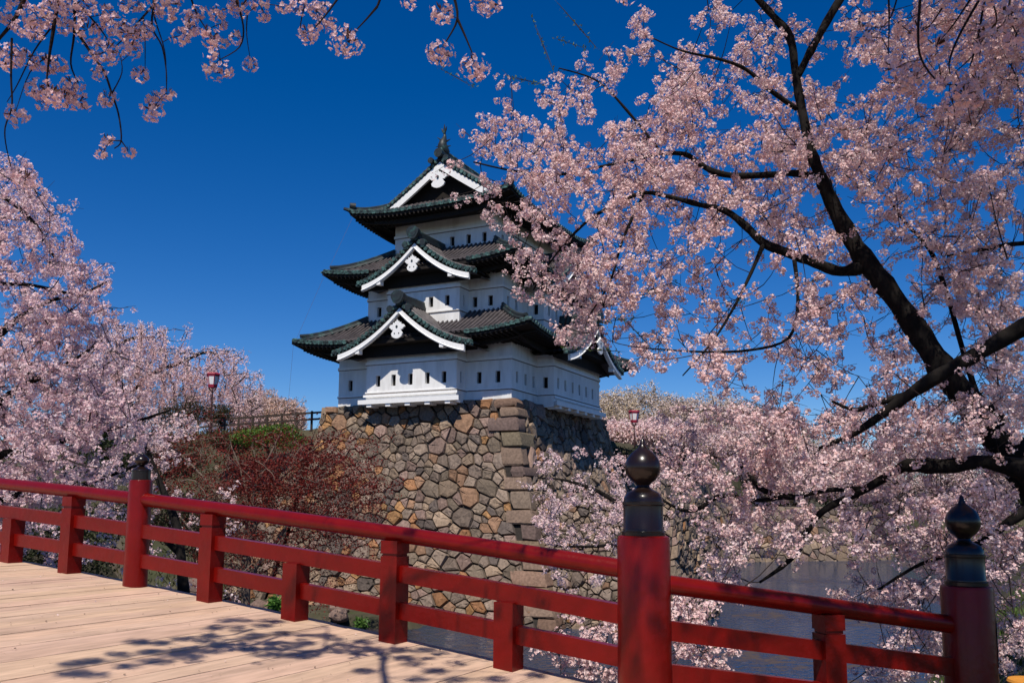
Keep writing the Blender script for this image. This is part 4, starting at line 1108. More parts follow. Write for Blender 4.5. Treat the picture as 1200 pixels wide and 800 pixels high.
# ---- shaded cherry bough before the rubble wall
rng = np.random.default_rng(23)
pc = grid_px(["123321", "356542", "456653", "345532", "234431", "122331", "011221"], 615, 530, 27, 19, rng, 1.4, gaps=.7, gscale=26.)
dep = 27 + rng.normal(0, 1.4, len(pc)); cC = rays(pc); cC = cC * (dep / cC[:, 1])[:, None]
limbsC = [[(757, 830, 29, 13), (758, 740, 28.5, 12), (756, 660, 28, 10), (752, 630, 27.3, 9), (735, 600, 27, 7), (700, 575, 27, 5), (660, 562, 27, 3), (630, 560, 27.2, 2)],
          [(756, 655, 28, 7), (730, 640, 27, 5), (690, 640, 27, 3), (650, 640, 27.5, 2)]]
tree('cherry_tree', 'mauve cherry tree before the castle corner and the rubble wall', 'tree', limbsC, cC, rng, pom=True, sprig=(4.2, .36), nfl=15, rad=.12, size=.037, npet=4, r0=.012, r1=.006, leaf=.06)

# ---- left cherries
rng = np.random.default_rng(24)
GL = ["51000000000", "86100000000", "78300000000", "26610000000", "44640000000", "36754000000", "77763000000", "78853000000", "88753100000", "88887300000", "88876420000", "77454300000", "78753100000", "55432100000", "33321100000", "22221000000"]
pl = grid_px(GL, 0, 190, 30, 36, rng, 1.5, gaps=.7, gscale=26.); pl2 = grid_px(["888"] * 16, -90, 190, 30, 9, rng)
pl = np.concatenate([pl, pl2]); dep = 21.5 + rng.normal(0, 1.3, len(pl)); cL = rays(pl); cL = cL * (dep / cL[:, 1])[:, None]
limbsL = [
    [(-95, 740, 20, 44), (-85, 640, 20, 38), (-70, 540, 20, 32), (-60, 450, 20.2, 26), (-40, 350, 20.5, 18), (-15, 270, 21, 11), (0, 230, 21.2, 8), (42, 264, 21.5, 4), (65, 303, 21.5, 3), (95, 330, 21.5, 2)],
    [(-60, 450, 20.2, 14), (0, 392, 20.8, 9), (20, 374, 21, 7), (60, 352, 21.3, 5), (92, 347, 21.5, 4), (125, 330, 21.6, 2)],
    [(-70, 530, 20, 14), (0, 470, 21, 9), (50, 440, 21.3, 6), (80, 425, 21.5, 4), (120, 400, 21.6, 2)],
    [(-70, 540, 20, 14), (20, 530, 21, 9), (80, 515, 21.5, 7), (140, 500, 21.7, 5), (200, 480, 22, 2)],
    [(-80, 600, 20, 14), (20, 580, 21, 8), (90, 570, 21.5, 6), (160, 545, 21.8, 3)],
    [(-30, 320, 20.6, 7), (0, 332, 21, 5), (37, 334, 21.3, 4), (92, 347, 21.5, 3)],
]
tree('cherry_tree', 'pale pink cherry tree at the left edge above the railing', 'tree', limbsL, cL, rng, pom=True, sprig=(4.5, .3), nfl=15, rad=.105, size=.033, npet=4, r0=.012, r1=.006, leaf=.05, col=PINK * np.array([.98, .97, 1.04]))
rng = np.random.default_rng(25)
pl = grid_px(["0022100000", "1243200000", "1333110000", "2443110000", "1333211000", "1222211000", "1122111000", "0111111000"], 90, 455, 30, 27, rng, 1.5, gaps=.8, gscale=26.)
dep = 28 + rng.normal(0, 1.5, len(pl)); c2 = rays(pl); c2 = c2 * (dep / c2[:, 1])[:, None]
limbs2 = [[(225, 800, 27, 16), (215, 690, 27, 13), (208, 620, 27.5, 10), (185, 560, 28, 7), (165, 510, 28, 5), (150, 480, 28, 3)],
          [(212, 650, 27.3, 7), (150, 590, 28, 5), (110, 560, 28, 3)]]
tree('cherry_tree', 'cherry tree with dark gaps in its bloom behind the thin left newel post', 'tree', limbs2, c2, rng, pom=True, sprig=(4.5, .38), nfl=15, rad=.13, size=.04, npet=4, r0=.014, r1=.007, leaf=.08)
rng = np.random.default_rng(26)
pw = grid_px(["25772000", "68888772", "78788876", "77666777", "44444455"], 80, 383, 28, 80, rng)
dep = 70 + rng.normal(0, 2.2, len(pw)); cW = rays(pw); cW = cW * (dep / cW[:, 1])[:, None]
def strands(cents, rng, n, size, col, b0, lo=.6, hi=2.6):
    """hanging strings of small flowers"""
    j = rng.integers(0, len(cents), n); P = cents[j] - b0; L = rng.uniform(lo, hi, n); k = 12
    s = rng.uniform(0, 1, (n, k)); C = P[:, None, :] + np.stack([rng.normal(0, .06, (n, k)) + s * rng.normal(0, .12, (n, 1)), rng.normal(0, .06, (n, k)), -s * L[:, None]], -1)
    C = C.reshape(-1, 3); cc = col * rng.uniform(.75, 1.15, (len(C), 1)); return petal_mesh(C, rng.normal(size=C.shape), size, cc, rng, 2)
def exW(b0): return [strands(cW, np.random.default_rng(5), 3000, .09, PINK * .95, b0)]
limbsW = [[(168, 528, 70, 12), (160, 500, 70, 11), (150, 470, 70, 10), (135, 440, 70, 8), (125, 420, 70, 6), (150, 398, 70, 4), (180, 395, 70, 3)], [(150, 465, 70, 7), (175, 440, 70, 5), (210, 425, 70, 4), (245, 412, 70, 3), (262, 425, 70, 2)], [(135, 440, 70, 5), (105, 425, 70, 4), (90, 420, 70, 2)]]
tree('weeping_cherry', 'weeping pink cherry with trailing strands behind the fence and lantern, left of the castle', 'tree', limbsW, cW, rng, nfl=12, rad=.34, size=.10, npet=2, r0=.03, r1=.015, leaf=.12, stretch=.5, extra=exW, col=PINK * .97)
rng = np.random.default_rng(27)
po = grid_px(["0121000", "1565421", "5677765", "5666666"], 278, 459, 11, 210, rng, 1.1)
dep = 92 + rng.normal(0, 2, len(po)); cO = rays(po); cO = cO * (dep / cO[:, 1])[:, None]
tree('weeping_cherry', 'small apricot domed cherry beyond the fence, just left of the castle base', 'tree', [[(312, 505, 92, 5), (310, 485, 92, 4), (312, 475, 92, 3), (330, 472, 92, 2)]], cO, rng, nfl=12, rad=.35, size=.13, npet=2, r0=.03, r1=.015, leaf=.25,
     col=np.array([.56, .34, .25]))

# ---- distant cherries, each its own tree
TAN = np.array([.50, .39, .25])
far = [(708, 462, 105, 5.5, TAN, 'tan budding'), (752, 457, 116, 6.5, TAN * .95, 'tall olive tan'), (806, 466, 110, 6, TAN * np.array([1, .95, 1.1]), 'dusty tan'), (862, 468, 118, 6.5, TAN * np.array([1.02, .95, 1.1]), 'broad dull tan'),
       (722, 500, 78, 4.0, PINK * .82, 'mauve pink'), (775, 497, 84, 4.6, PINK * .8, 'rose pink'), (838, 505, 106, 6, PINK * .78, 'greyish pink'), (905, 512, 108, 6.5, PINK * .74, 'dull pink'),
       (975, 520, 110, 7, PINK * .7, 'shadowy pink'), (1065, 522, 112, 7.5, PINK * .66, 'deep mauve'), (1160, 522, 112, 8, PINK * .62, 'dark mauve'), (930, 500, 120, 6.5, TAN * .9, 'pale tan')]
wh = ['right beside the castle wall', 'behind the castle corner', 'above the right lantern', 'left of the great trunk', 'behind the black finial', 'under the right lantern', 'right of the small far lantern', 'low behind the moat cherry',
      'between the drooping limb and the water', 'behind the crossing limbs', 'at the right edge behind the leaning trunk', 'behind the hanging boughs right of the lantern']
hq = lambda x, y: float(height(np.array([x]), np.array([y]))[0])
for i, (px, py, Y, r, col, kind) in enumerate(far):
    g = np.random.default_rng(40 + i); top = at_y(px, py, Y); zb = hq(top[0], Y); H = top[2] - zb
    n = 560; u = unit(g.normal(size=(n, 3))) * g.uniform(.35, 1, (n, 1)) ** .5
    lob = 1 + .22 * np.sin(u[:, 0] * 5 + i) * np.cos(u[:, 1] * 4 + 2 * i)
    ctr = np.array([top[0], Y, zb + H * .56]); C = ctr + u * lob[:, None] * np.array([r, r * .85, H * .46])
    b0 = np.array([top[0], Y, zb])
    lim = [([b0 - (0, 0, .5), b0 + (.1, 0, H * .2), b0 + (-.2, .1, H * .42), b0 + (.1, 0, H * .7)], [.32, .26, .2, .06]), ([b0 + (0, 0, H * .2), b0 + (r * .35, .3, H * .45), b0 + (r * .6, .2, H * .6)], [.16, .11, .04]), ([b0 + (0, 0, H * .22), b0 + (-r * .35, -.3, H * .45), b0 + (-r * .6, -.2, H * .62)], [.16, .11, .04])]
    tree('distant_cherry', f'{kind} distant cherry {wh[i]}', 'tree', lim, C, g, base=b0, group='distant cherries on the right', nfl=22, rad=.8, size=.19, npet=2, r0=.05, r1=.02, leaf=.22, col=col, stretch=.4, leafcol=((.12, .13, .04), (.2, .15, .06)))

# ---- red maple before the stone wall
rng = np.random.default_rng(28)
pm = grid_px(["01221011000", "13444556541", "23456777652", "12356777642", "01245665430", "00134443320", "00022332200", "00012112100"], 150, 482, 29, 100, rng, 1.5, gaps=.6, gscale=30.)
dep = 36 + rng.normal(0, 1.6, len(pm)); cM = rays(pm); cM = cM * (dep / cM[:, 1])[:, None]
base_m = at_y(288, 760, 36); base_m[2] = hq(base_m[0], 36) - .2
bp_ = lambda *q: [at_y(*p) for p in q]
limM = []
for path in ([(286, 690, 36), (283, 640, 36), (262, 590, 36), (225, 545, 36), (190, 515, 36)], [(288, 660, 36), (290, 600, 36), (285, 560, 36), (270, 520, 36)], [(290, 660, 36), (305, 600, 36), (330, 560, 36), (370, 525, 36), (405, 505, 36)],
             [(288, 690, 36), (320, 640, 36), (350, 600, 36), (390, 580, 36), (420, 570, 36)], [(292, 640, 36), (300, 570, 36), (318, 530, 36), (330, 505, 36)], [(286, 680, 36), (250, 650, 36), (215, 610, 36), (190, 580, 36)]):
    P = bp_(*path); limM.append(([base_m] + P, [.16] + list(np.linspace(.11, .02, len(P)))))
def maple_leaves(b0):
    g = np.random.default_rng(9); n = len(cM) * 30; j = g.integers(0, len(cM), n); C = cM[j] - b0 + g.normal(0, 1, (n, 3)) * np.array([.26, .26, .10])
    c = np.array([[.155, .017, .013]]) * g.uniform(.45, 1.5, (n, 1)) * np.array([1, 1, 1]) + g.uniform(0, .02, (n, 1)) * np.array([[.5, .35, 0]])
    return [leaf_mesh(C, g.normal(size=(n, 3)) + (0, 0, .9), g.normal(size=(n, 3)), g.uniform(.06, .12, n), .32, c)]
root = tag(empty('maple_tree', base_m), 'spreading maple with dark red spring leaves in front of the stone wall', 'tree')
m = MB(); nodes = []
for pts, rr in limM:
    pts, rr = smooth_path([p - base_m for p in pts], rr, 4); m.tube(pts, rr, 7); nodes += pts
m.build('trunk', M['maple_wood'], root, smooth=True)
tw, _ = connect(nodes, cM - base_m, rng, .012, .005, -.04, jit=.05); tw.build('twigs', M['maple_wood'], root)
np_mesh('crown', M['leaf'], *merge(maple_leaves(base_m)), parent=root)

# ---- shrubs
def bush(name, label, px, py, Y, rx, ry, rz, n, ll, cols, cat='shrub', seed=1, group=None, lobes=9):
    g = np.random.default_rng(seed); c = at_y(px, py, Y); zb = c[2] - rz
    b0 = np.array([c[0], c[1], zb]); root = tag(empty(name, b0), label, cat, group)
    lc = unit(g.normal(size=(lobes, 3))) * np.array([rx, ry, rz]) * .55; lr = g.uniform(.35, .6, lobes)
    j = g.integers(0, lobes, n); P = lc[j] + unit(g.normal(size=(n, 3))) * (g.uniform(.5, 1, (n, 1)) ** .6) * lr[j][:, None] * np.array([rx, ry, rz]) + np.array([0, 0, rz])
    P[:, 2] = np.maximum(P[:, 2], .02)
    cc = np.array(cols)[g.integers(0, len(cols), n)] * g.uniform(.6, 1.4, (n, 1))
    np_mesh('crown', M['leaf'], *leaf_mesh(P, g.normal(size=(n, 3)) + (0, 0, .6), g.normal(size=(n, 3)), g.uniform(.7, 1.3, n) * ll, .3, cc), parent=root)
    m = MB()
    for k in range(7):
        q = lc[k % lobes] + np.array([0, 0, rz]); m.tube([(g.normal() * .1, g.normal() * .1, -.3), q * .5 * np.array([.6, .6, 1]), q], [.04, .03, .01], 5)
    m.build('stems', M['twig'], root)
    return root
GRN = [(.09, .17, .02), (.13, .22, .025), (.06, .12, .02)]; DK = [(.03, .035, .012), (.05, .04, .015)]
bush('hedge', 'bright green spreading hedge on the bank just left of the castle base', 318, 513, 52.5, 2.3, 1.3, .9, 9000, .13, GRN, seed=1)
bush('hedge', 'darker green low hedge between the lantern pole and the bright green hedge', 272, 520, 53.5, 2.0, 1.2, .75, 6000, .12, [(.04, .07, .018), (.05, .05, .02), (.10, .03, .02)], seed=2)
bush('shrub', 'brownish shrub behind the fence, left of the lantern pole', 215, 482, 63, 2.0, 1.4, 1.3, 5000, .12, [(.07, .035, .02), (.05, .05, .02), (.03, .03, .012)], seed=3)
bush('shrub', 'round dark clipped shrub behind the fence beside the lantern pole', 260, 486, 66, 1.4, 1.0, .8, 5000, .1, DK, seed=4)
bush('shrub', 'dark green undergrowth below the left cherry bloom', 130, 520, 33, 1.6, 1.2, 1.7, 6000, .12, [(.025, .035, .012), (.04, .055, .015)], seed=5)
bush('shrub', 'dark shadowed undergrowth behind the leftmost railing posts', 60, 640, 30, 3.0, 1.5, 1.6, 7000, .13, [(.022, .028, .012), (.04, .05, .018)], seed=6)
bush('shrub', 'small bright green tuft seen under the lower rail', 325, 705, 26, .33, .3, .3, 500, .12, [(.06, .16, .02), (.09, .2, .03)], seed=7)
bush('shrub', 'tiny green tuft among the stones right of the short rail post', 424, 731, 24, .22, .2, .22, 300, .1, [(.06, .14, .02), (.09, .17, .03)], seed=8)
bush('shrub', 'dark evergreen bush on the court wall under the right lantern', 738, 536, 64, 2.2, 1.2, 1.3, 5000, .13, [(.02, .04, .014), (.03, .06, .02)], seed=10)

for i, (px, Y, rx, rz) in enumerate(((800, 128, 8, 3), (905, 126, 9, 3.4), (1010, 124, 9, 3.2), (1110, 122, 9, 3.4), (1195, 120, 8, 3.6))):
    bush('hedge', ['dark hedge behind the far moat wall, left of the great trunk', 'dark hedge across the moat under the drooping limb', 'dark hedge across the moat above the short wing rail post', 'dark hedge across the moat left of the right finial', 'dark hedge across the moat at the right edge'][i], px, 577, Y, rx, 3, rz, 6000, .45, [(.03, .045, .015), (.045, .06, .02), (.05, .04, .025)], seed=70 + i, cat='hedge')

bush('shrub', 'reddish brown scrub on the bank under the fence, left of the maple', 190, 540, 44, 2.4, 1.4, 1.3, 6000, .12, [(.08, .03, .02), (.05, .045, .018), (.035, .04, .015)], seed=81)
bush('shrub', 'dull green scrub low on the bank behind the thin newel post', 175, 600, 40, 2.4, 1.4, 1.3, 6000, .12, [(.03, .045, .014), (.05, .06, .02), (.06, .03, .02)], seed=82)
bush('shrub', 'dark scrub on the slope behind the tall rail post right of the thin newel', 235, 620, 41, 2.2, 1.4, 1.5, 6000, .12, [(.03, .035, .014), (.05, .045, .018), (.08, .03, .02)], seed=83)
# ---- hanging cherries overhead, near the camera
POM = np.array([.76, .50, .515])
def hang(root_label, base, limb, twigs, poms, canopy, seed, depth, tilt=0.0):
    g = np.random.default_rng(seed); b0 = np.array(base, float); root = tag(empty('hanging_cherry', b0), root_label, 'tree')
    m = MB(); nodes = []
    for pts, rr in limb:
        q, r = smooth_path([np.array(p, float) - b0 for p in pts], rr, 4); m.tube(q, r, 10); nodes += q
    m.build('trunk', M['bark'], root, smooth=True)
    tw = MB(); tn = []
    for path in twigs:
        dd = depth + g.uniform(-.1, .1); P = [at_y(p[0], p[1], dd + .02 * k) - b0 for k, p in enumerate(path[:-1])]; w = path[-1]
        q, r = smooth_path(P, list(np.linspace(w, .35 * w, len(P)) * dd / FPX / 2), 4); 
        if path[0][1] < 3:      # runs on up to the limb out of the picture
            q = [q[0] + (0, -.05, .5)] + q; r = [r[0] * 1.3] + r
        tw.tube(q, r, 5); tn += q
    tn_root = [t_ for t_ in tn if True]
    W = np.array([at_y(a, b2, depth + g.uniform(-.13, .13)) for a, b2, r in poms]) - b0; rad = np.array([r for *_, r in poms]) * depth / FPX
    tips = [q for q in tn if out_of_frame((q + b0)[None])[0]]
    connect(nodes, np.array(tips), g, .006, .004, .02, tw=tw, jit=.05)
    connect(tn, W, g, .0032, .0022, -.03, tw=tw, jit=.08)
    if len(canopy):
        cp = np.array([c[:3] for c in canopy]) - b0; cr_ = np.array([c[3] for c in canopy]); connect(nodes, cp, g, .009, .003, .03, tw=tw, jit=.05)
        W = np.concatenate([W, cp]); rad = np.concatenate([rad, cr_])
    tw.build('twigs', M['twig'], root)
    parts = []
    area = (rad / .08) ** 2
    for k in range(len(W)):
        n = int(np.clip(46 * area[k], 14, 90)); u = unit(g.normal(size=(n, 3)) + np.array([0, 0, -.35])); C = W[k] + u * rad[k] * g.uniform(.55, 1.0, (n, 1)) * np.array([1, 1, .82])
        cc = POM * (1 + g.normal(0, .05)) * (1 + g.normal(0, .07, (n, 1))); w = g.uniform(0, 1, (n, 1)) ** 2 * .4; cc = cc * (1 - w) + np.array([.86, .72, .71]) * w
        parts.append(petal_mesh(C, u + g.normal(0, .25, (n, 3)), g.uniform(.013, .018, n), cc, g, 5, .3))
        m_ = 16; v = unit(g.normal(size=(m_, 3)) + (0, 0, .6)); parts.append(leaf_mesh(np.repeat(W[k][None], m_, 0) + v * .01, g.normal(size=(m_, 3)), v, rad[k] * .75, .09, np.array([[.10, .05, .03]]) * g.uniform(.5, 1.5, (m_, 1))))
    np_mesh('crown', M['petal'], *merge(parts), parent=root)
    return root
TW1 = [[(34, -14), (18, 22), (0, 45), (-12, 60), 7], [(70, -14), (62, 40), (58, 65), (55, 92), 6], [(88, -6), (87, 40), (83, 75), (92, 98), 4], [(95, 8), (118, 35), (131, 55), 3], [(88, 35), (105, 60), (122, 85), (131, 110), (139, 135), (142, 165), (134, 174), 4],
       [(131, 110), (143, 85), (140, 62), 2], [(183, -8), (178, 30), (190, 55), (195, 85), (195, 106), 3], [(180, -8), (181, 20), (193, 60), (195, 100), 2.5], [(178, 8), (150, 40), (135, 55), 3], [(168, 20), (170, 50), (170, 82), 2], [(14, 45), (13, 90), (14, 125), (6, 150), (8, 175), (17, 210), 3],
       [(62, 30), (40, 60), (20, 100), (8, 120), 2.5], [(222, -8), (230, 15), (245, 40), 3], [(275, -5), (285, 30), (281, 55), (258, 70), 3], [(290, 15), (289, 40), (293, 68), 2], [(360, -5), (352, 30), (356, 38), 2], [(398, -4), (380, 20), (366, 36), 3], [(442, 8), (430, 22), (415, 38), 3.5],
       [(447, -6), (442, 8), (436, 16), 4], [(530, -10), (536, 22), (522, 50), 4.5], [(536, 22), (545, 42), (555, 66), 4], [(570, -20), (571, -5), 3], [(480, -12), (481, 0), 2.5], [(55, 92), (60, 108), (75, 112), 3], [(58, 65), (35, 85), (18, 132), 2], [(130, 108), (128, 115), 2], [(142, 165), (150, 176), 2], [(142, 165), (128, 165), 2]]
PM1 = [(8, 65, 22), (30, 68, 16), (24, 32, 14), (40, 38, 14), (46, 22, 20), (60, 12, 18), (85, 8, 16), (55, 75, 16), (68, 75, 14), (40, 75, 10), (102, 35, 22), (125, 14, 12), (132, 20, 10), (123, 25, 8), (140, 33, 18), (150, 40, 16), (165, 36, 16), (172, 35, 14), (150, 5, 14), (163, 8, 8), (195, 5, 24), (125, 60, 20),
       (105, 64, 10), (115, 85, 12), (153, 57, 14), (164, 87, 13), (45, 105, 18), (60, 110, 20), (75, 115, 18), (85, 100, 16), (92, 120, 16), (48, 123, 9), (18, 135, 16), (125, 115, 14), (182, 116, 13), (196, 110, 11), (178, 130, 15), (233, 14, 12), (222, 22, 12), (212, 42, 14), (224, 36, 12), (253, 15, 12), (260, 28, 10),
       (240, 36, 10), (248, 46, 14), (262, 50, 10), (276, 43, 10), (247, 62, 10), (245, 78, 10), (252, 86, 12), (266, 82, 12), (293, 75, 11), (282, 8, 18), (305, 5, 14), (310, 20, 8), (333, 8, 12), (350, 8, 12), (370, 12, 12), (380, 10, 10), (360, 40, 14), (375, 30, 12), (388, 28, 10), (405, 48, 24), (480, 3, 10), (518, 15, 17),
       (515, 62, 20), (555, 78, 22), (570, 2, 22), (30, 210, 17), (20, 205, 10), (120, 180, 10), (150, 178, 9), (125, 165, 10), (100, 5, 16), (75, 30, 14), (70, -5, 16), (20, 5, 14), (5, 20, 14)]
# shade on the planks and rails comes from more of the same bough, above the frame
def deck_hit(px, py):
    d = ray(px, py)
    lo, hi = 2.0, 20.0
    for _ in range(40):
        mid = (lo + hi) / 2; P = d * mid; s_ = float((P - BP[-1])[:2] @ -DA2)
        if P[2] > deck_z(s_): lo = mid
        else: hi = mid
    return d * lo
SB = [(85, 777), (82, 789), (108, 791), (115, 775), (140, 765), (150, 780), (160, 752), (175, 772), (187, 754), (180, 762), (202, 765), (212, 762), (232, 760), (217, 750), (235, 744), (250, 735), (265, 727), (282, 726), (262, 756), (275, 735), (292, 760), (287, 747),
      (307, 733), (352, 755), (366, 766), (321, 752), (331, 741), (356, 745), (384, 745), (412, 762), (440, 762), (468, 759), (475, 769), (485, 775), (433, 785), (510, 785), (534, 795), (490, 797), (583, 795), (632, 790), (345, 768), (312, 765), (300, 742), (320, 728), (245, 762), (398, 752), (450, 750), (425, 752), (226, 768), (200, 775), (500, 760)]
TS = 6.2
can1 = [(*(deck_hit(a + RNG.normal(0, 5), b2 + RNG.normal(0, 1.5)) + TO_SUN * (TS + RNG.uniform(-.2, .2))), RNG.uniform(.085, .125)) for a, b2 in SB for _ in range(2)]
SH = [(455, 815), (449, 785), (444, 764), (400, 755), (370, 762), (335, 761), (300, 760), (240, 757), (190, 762), (110, 778)]
shl = [deck_hit(a, b2) + TO_SUN * TS for a, b2 in SH]
shl2 = [deck_hit(a, b2) + TO_SUN * TS for a, b2 in ((380, 762), (383, 745), (384, 734))]
shl3 = [deck_hit(a, b2) + TO_SUN * TS for a, b2 in ((448, 780), (462, 755), (470, 745))]
for P, n_ in ((at_y(760, 640, 6.3), 3), (at_y(765, 700, 6.3), 4), (at_y(745, 760, 6.3), 4), (at_y(390, 610, 7.9), 2), (at_y(420, 615, 7.8), 2), (at_y(470, 640, 7.5), 2), (at_y(470, 700, 7.5), 2), (at_y(345, 690, 8), 2), (at_y(610, 690, 6.9), 1), (at_y(850, 690, 6.5), 3), (at_y(870, 740, 6.5), 3), (at_y(960, 700, 6.6), 4)):
    for _ in range(n_): can1.append((*(P + TO_SUN * RNG.uniform(5.4, 7) + RNG.normal(0, .09, 3)), RNG.uniform(.05, .08)))
can1 = [c for c in can1 if out_of_frame(np.array([c[:3]]), 12)[0]]
T1 = (-4.2, -2.4, -1.7)
lim1 = [([T1, (-4.1, -2.2, .2), (-4.0, -1.6, 2.0), (-3.6, -.4, 3.6), (-3.1, 1.2, 4.3), (-2.8, 2.0, 4.0), (-2.6, 2.6, 3.5)], [.22, .19, .16, .12, .07, .04, .02]),
        ([(-3.1, 1.2, 4.3), (-2.0, 1.6, 4.2), (-.8, 1.9, 3.9), (.4, 2.1, 3.5), (.9, 2.2, 3.2)], [.05, .04, .03, .02, .01]),
        ([(-2.8, 2.0, 4.0), (-2.2, 2.6, 3.9), tuple(shl[0]), ], [.022, .022, .022]),
        (shl, list(np.linspace(.03, .008, len(shl)))), (shl2, [.014, .01, .006]), (shl3, [.014, .01, .006])]
hang('hanging cherry bough with round pink flower balls on dark twigs, across the upper left', T1, lim1, TW1, PM1, can1, 31, 4.6)
TW2 = [[(1079, -8), (1076, 40), (1080, 70), (1100, 96), (1124, 100), 4], [(1142, -8), (1118, 28), (1104, 45), 3], [(1152, -8), (1125, 40), (1113, 70), (1113, 86), 4], [(1155, -8), (1145, 50), (1136, 80), 3.5], [(1150, 40), (1140, 65), (1120, 84), 3], [(1041, -8), (1042, 20), (1041, 68), 3], [(1053, -8), (1044, 20), (1032, 34), 2.5], [(1160, -8), (1168, 20), (1165, 35), 3],
       [(1185, -8), (1182, 20), (1192, 40), 3], [(1104, 10), (1090, 30), (1080, 36), 2.5], [(733, -20), (733, -4), 3]]
PM2 = [(1012, 43, 16), (1078, 38, 19), (1097, 55, 18), (1130, 110, 20), (1118, 125, 16), (1145, 95, 15), (1050, 80, 20), (1074, 92, 14), (1157, 40, 22), (1180, 20, 20), (1120, -2, 22), (1165, -6, 20), (1190, 48, 18), (733, -4, 13), (1140, 118, 14), (1060, 100, 10), (1105, 98, 10), (1150, 55, 15)]
T2 = (7.2, -1.5, -1.75)
g = np.random.default_rng(33); can2 = []
while len(can2) < 520:
    tgt = [at_y(1133, g.uniform(690, 800), 7), at_y(g.uniform(1000, 1200), g.uniform(480, 760), g.uniform(7.5, 10)), at_y(g.uniform(1040, 1200), g.uniform(0, 400), g.uniform(10, 11.5)), at_y(1135, g.uniform(600, 690), 7), at_y(g.uniform(1000, 1180), g.uniform(0, 120), 3.6), at_y(g.uniform(850, 1100), g.uniform(690, 740), 6.7)][g.choice(6, p=[.26, .26, .06, .14, .2, .08])]
    P = tgt + TO_SUN * g.uniform(2.0, 6.5) + g.normal(0, .12, 3)
    if P[2] < 7 and P[1] > -.5 and out_of_frame(P[None], 40)[0] and P[2] > 1.8: can2.append((*P, g.uniform(.07, .12)))
lim2 = [([T2, (7.1, -1.2, .3), (6.7, -.4, 2.2), (5.9, .6, 3.8), (4.9, 1.8, 4.8), (3.9, 2.8, 4.9), (3.0, 3.4, 4.4), (2.3, 3.8, 3.8)], [.24, .2, .17, .14, .1, .07, .05, .02]), ([(5.9, .6, 3.8), (5.6, 2.2, 5.0), (5.2, 4, 5.6), (4.9, 5.2, 5.4)], [.1, .08, .05, .02]),
        ([(3.9, 2.8, 4.9), (2.6, 2.8, 5.0), (1.4, 3.2, 4.6), (.8, 3.4, 3.8)], [.05, .04, .03, .012])]
hang('shadowed hanging cherry bough with dark flower balls on bent twigs, in the top right corner', T2, lim2, TW2, PM2, can2, 32, 3.6)

#@@DRESS
# ------------------------------------------------------------------ boulders, grass, fallen petals
g = np.random.default_rng(51)
def boulder_mesh(seed):
    q = np.random.default_rng(seed); bm = bmesh.new(); bmesh.ops.create_icosphere(bm, subdivisions=3, radius=1)
    pl = [unit(q.normal(size=3)) for _ in range(11)]; dd = q.uniform(.62, .95, 11)
    for v in bm.verts:
        p = np.array(v.co)
        for nrm, d in zip(pl, dd):
            k = p @ nrm
            if k > d: p = p - nrm * (k - d) * .9
        p = p * (1 + .06 * mnoise.noise(tuple(p * 2 + seed))); v.co = p
    me = bpy.data.meshes.new('boulder'); bm.to_mesh(me); bm.free()
    c = stone_cols(1, q, .4)[0]; at = me.color_attributes.new('Col', 'FLOAT_COLOR', 'POINT')
    at.data.foreach_set('color', np.tile(np.array([*c, 1], np.float32), len(me.vertices)))
    me.materials.append(M['stone']); me.polygons.foreach_set('use_smooth', [True] * len(me.polygons)); me.set_sharp_from_angle(angle=R(22)); return me
bms = [boulder_mesh(60 + i) for i in range(7)]
for i in range(64):
    if i < 50: x, y = g.uniform(-19, 9), -g.uniform(3.6, 8.5) - (1.2 if i % 3 else 0)
    else: x, y = g.uniform(-24, 4), -g.uniform(9, 14)
    P = cw(x, y, 0); s_ = g.uniform(.28, .7)
    o = bpy.data.objects.new('boulder', bms[i % 7]); COL.objects.link(o); o.location = (P[0], P[1], hq(P[0], P[1]) + s_ * .3)
    o.scale = (s_ * g.uniform(.9, 1.4), s_ * g.uniform(.8, 1.1), s_ * g.uniform(.6, .9)); o.rotation_euler = (g.uniform(-.3, .3), g.uniform(-.3, .3), g.uniform(0, 6))
    tag(o, 'one of the loose grey boulders along the foot of the castle stone walls', 'boulder', 'boulders at the foot of the wall')
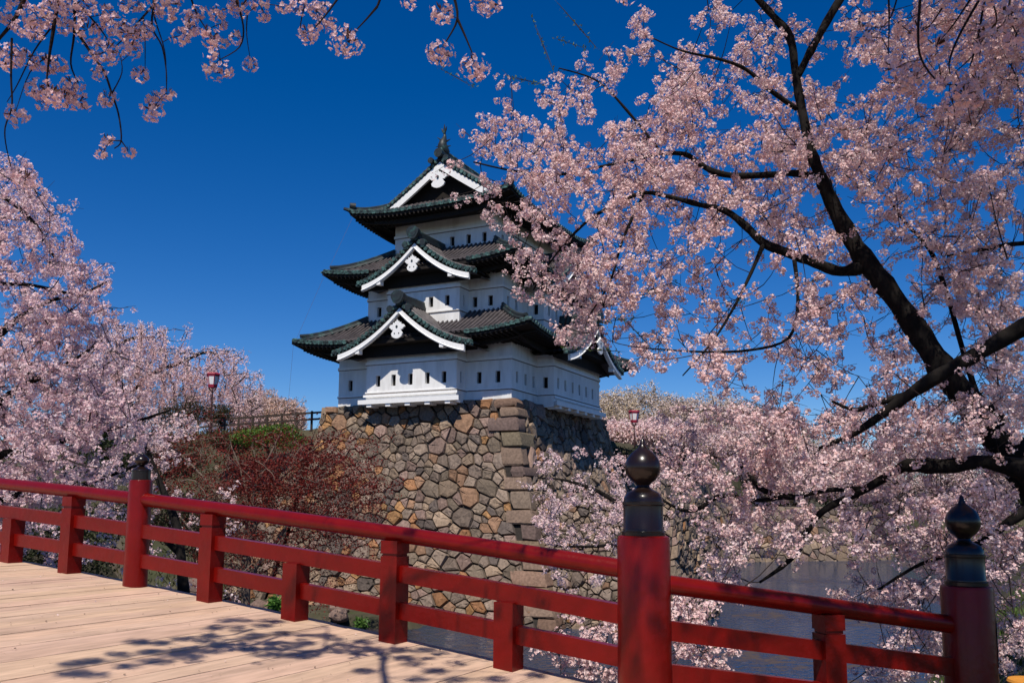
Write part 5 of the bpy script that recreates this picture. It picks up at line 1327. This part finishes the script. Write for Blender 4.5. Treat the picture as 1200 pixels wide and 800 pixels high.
n = 16000; P = np.stack([g.uniform(3.0, 22, n), g.uniform(4, 30, n)], 1); e = (P[:, 0] - 4.6) * .866 - (P[:, 1] - 6.6) * .5
P = P[e > -4.2]; z = height(P[:, 0], P[:, 1]); n = len(P)
C = np.column_stack([P, z - .02]); cc = np.array([[.045, .085, .018]]) * g.uniform(.5, 1.7, (n, 1)) + g.uniform(0, .03, (n, 1)) * np.array([[1, .7, .1]])
D = np.column_stack([g.normal(0, .5, (n, 2)), np.ones(n)])
V1 = leaf_mesh(C, g.normal(size=(n, 3)), D, g.uniform(.12, .3, n), .09, cc)
n2_ = 9000; L2_ = np.stack([-g.uniform(14, 36, n2_), -g.uniform(-1, 9, n2_)], 1); Pb = np.array([cw(a, b2, 0) for a, b2 in L2_]); Pb[:, 2] = height(Pb[:, 0], Pb[:, 1]) - .03
cb_ = np.array([[.05, .06, .02]]) * g.uniform(.5, 1.6, (n2_, 1)) + g.uniform(0, .05, (n2_, 1)) * np.array([[1, .5, .2]])
V2 = leaf_mesh(Pb, g.normal(size=(n2_, 3)), np.column_stack([g.normal(0, .6, (n2_, 2)), np.ones(n2_)]), g.uniform(.2, .5, n2_), .12, cb_)
tag(np_mesh('grass', M['grass'], *merge([V1, V2])), kind='stuff')
k = 2200; q = g.choice(n, k); Cp = C[q] + np.column_stack([g.normal(0, .1, (k, 2)), np.full(k, .14)])
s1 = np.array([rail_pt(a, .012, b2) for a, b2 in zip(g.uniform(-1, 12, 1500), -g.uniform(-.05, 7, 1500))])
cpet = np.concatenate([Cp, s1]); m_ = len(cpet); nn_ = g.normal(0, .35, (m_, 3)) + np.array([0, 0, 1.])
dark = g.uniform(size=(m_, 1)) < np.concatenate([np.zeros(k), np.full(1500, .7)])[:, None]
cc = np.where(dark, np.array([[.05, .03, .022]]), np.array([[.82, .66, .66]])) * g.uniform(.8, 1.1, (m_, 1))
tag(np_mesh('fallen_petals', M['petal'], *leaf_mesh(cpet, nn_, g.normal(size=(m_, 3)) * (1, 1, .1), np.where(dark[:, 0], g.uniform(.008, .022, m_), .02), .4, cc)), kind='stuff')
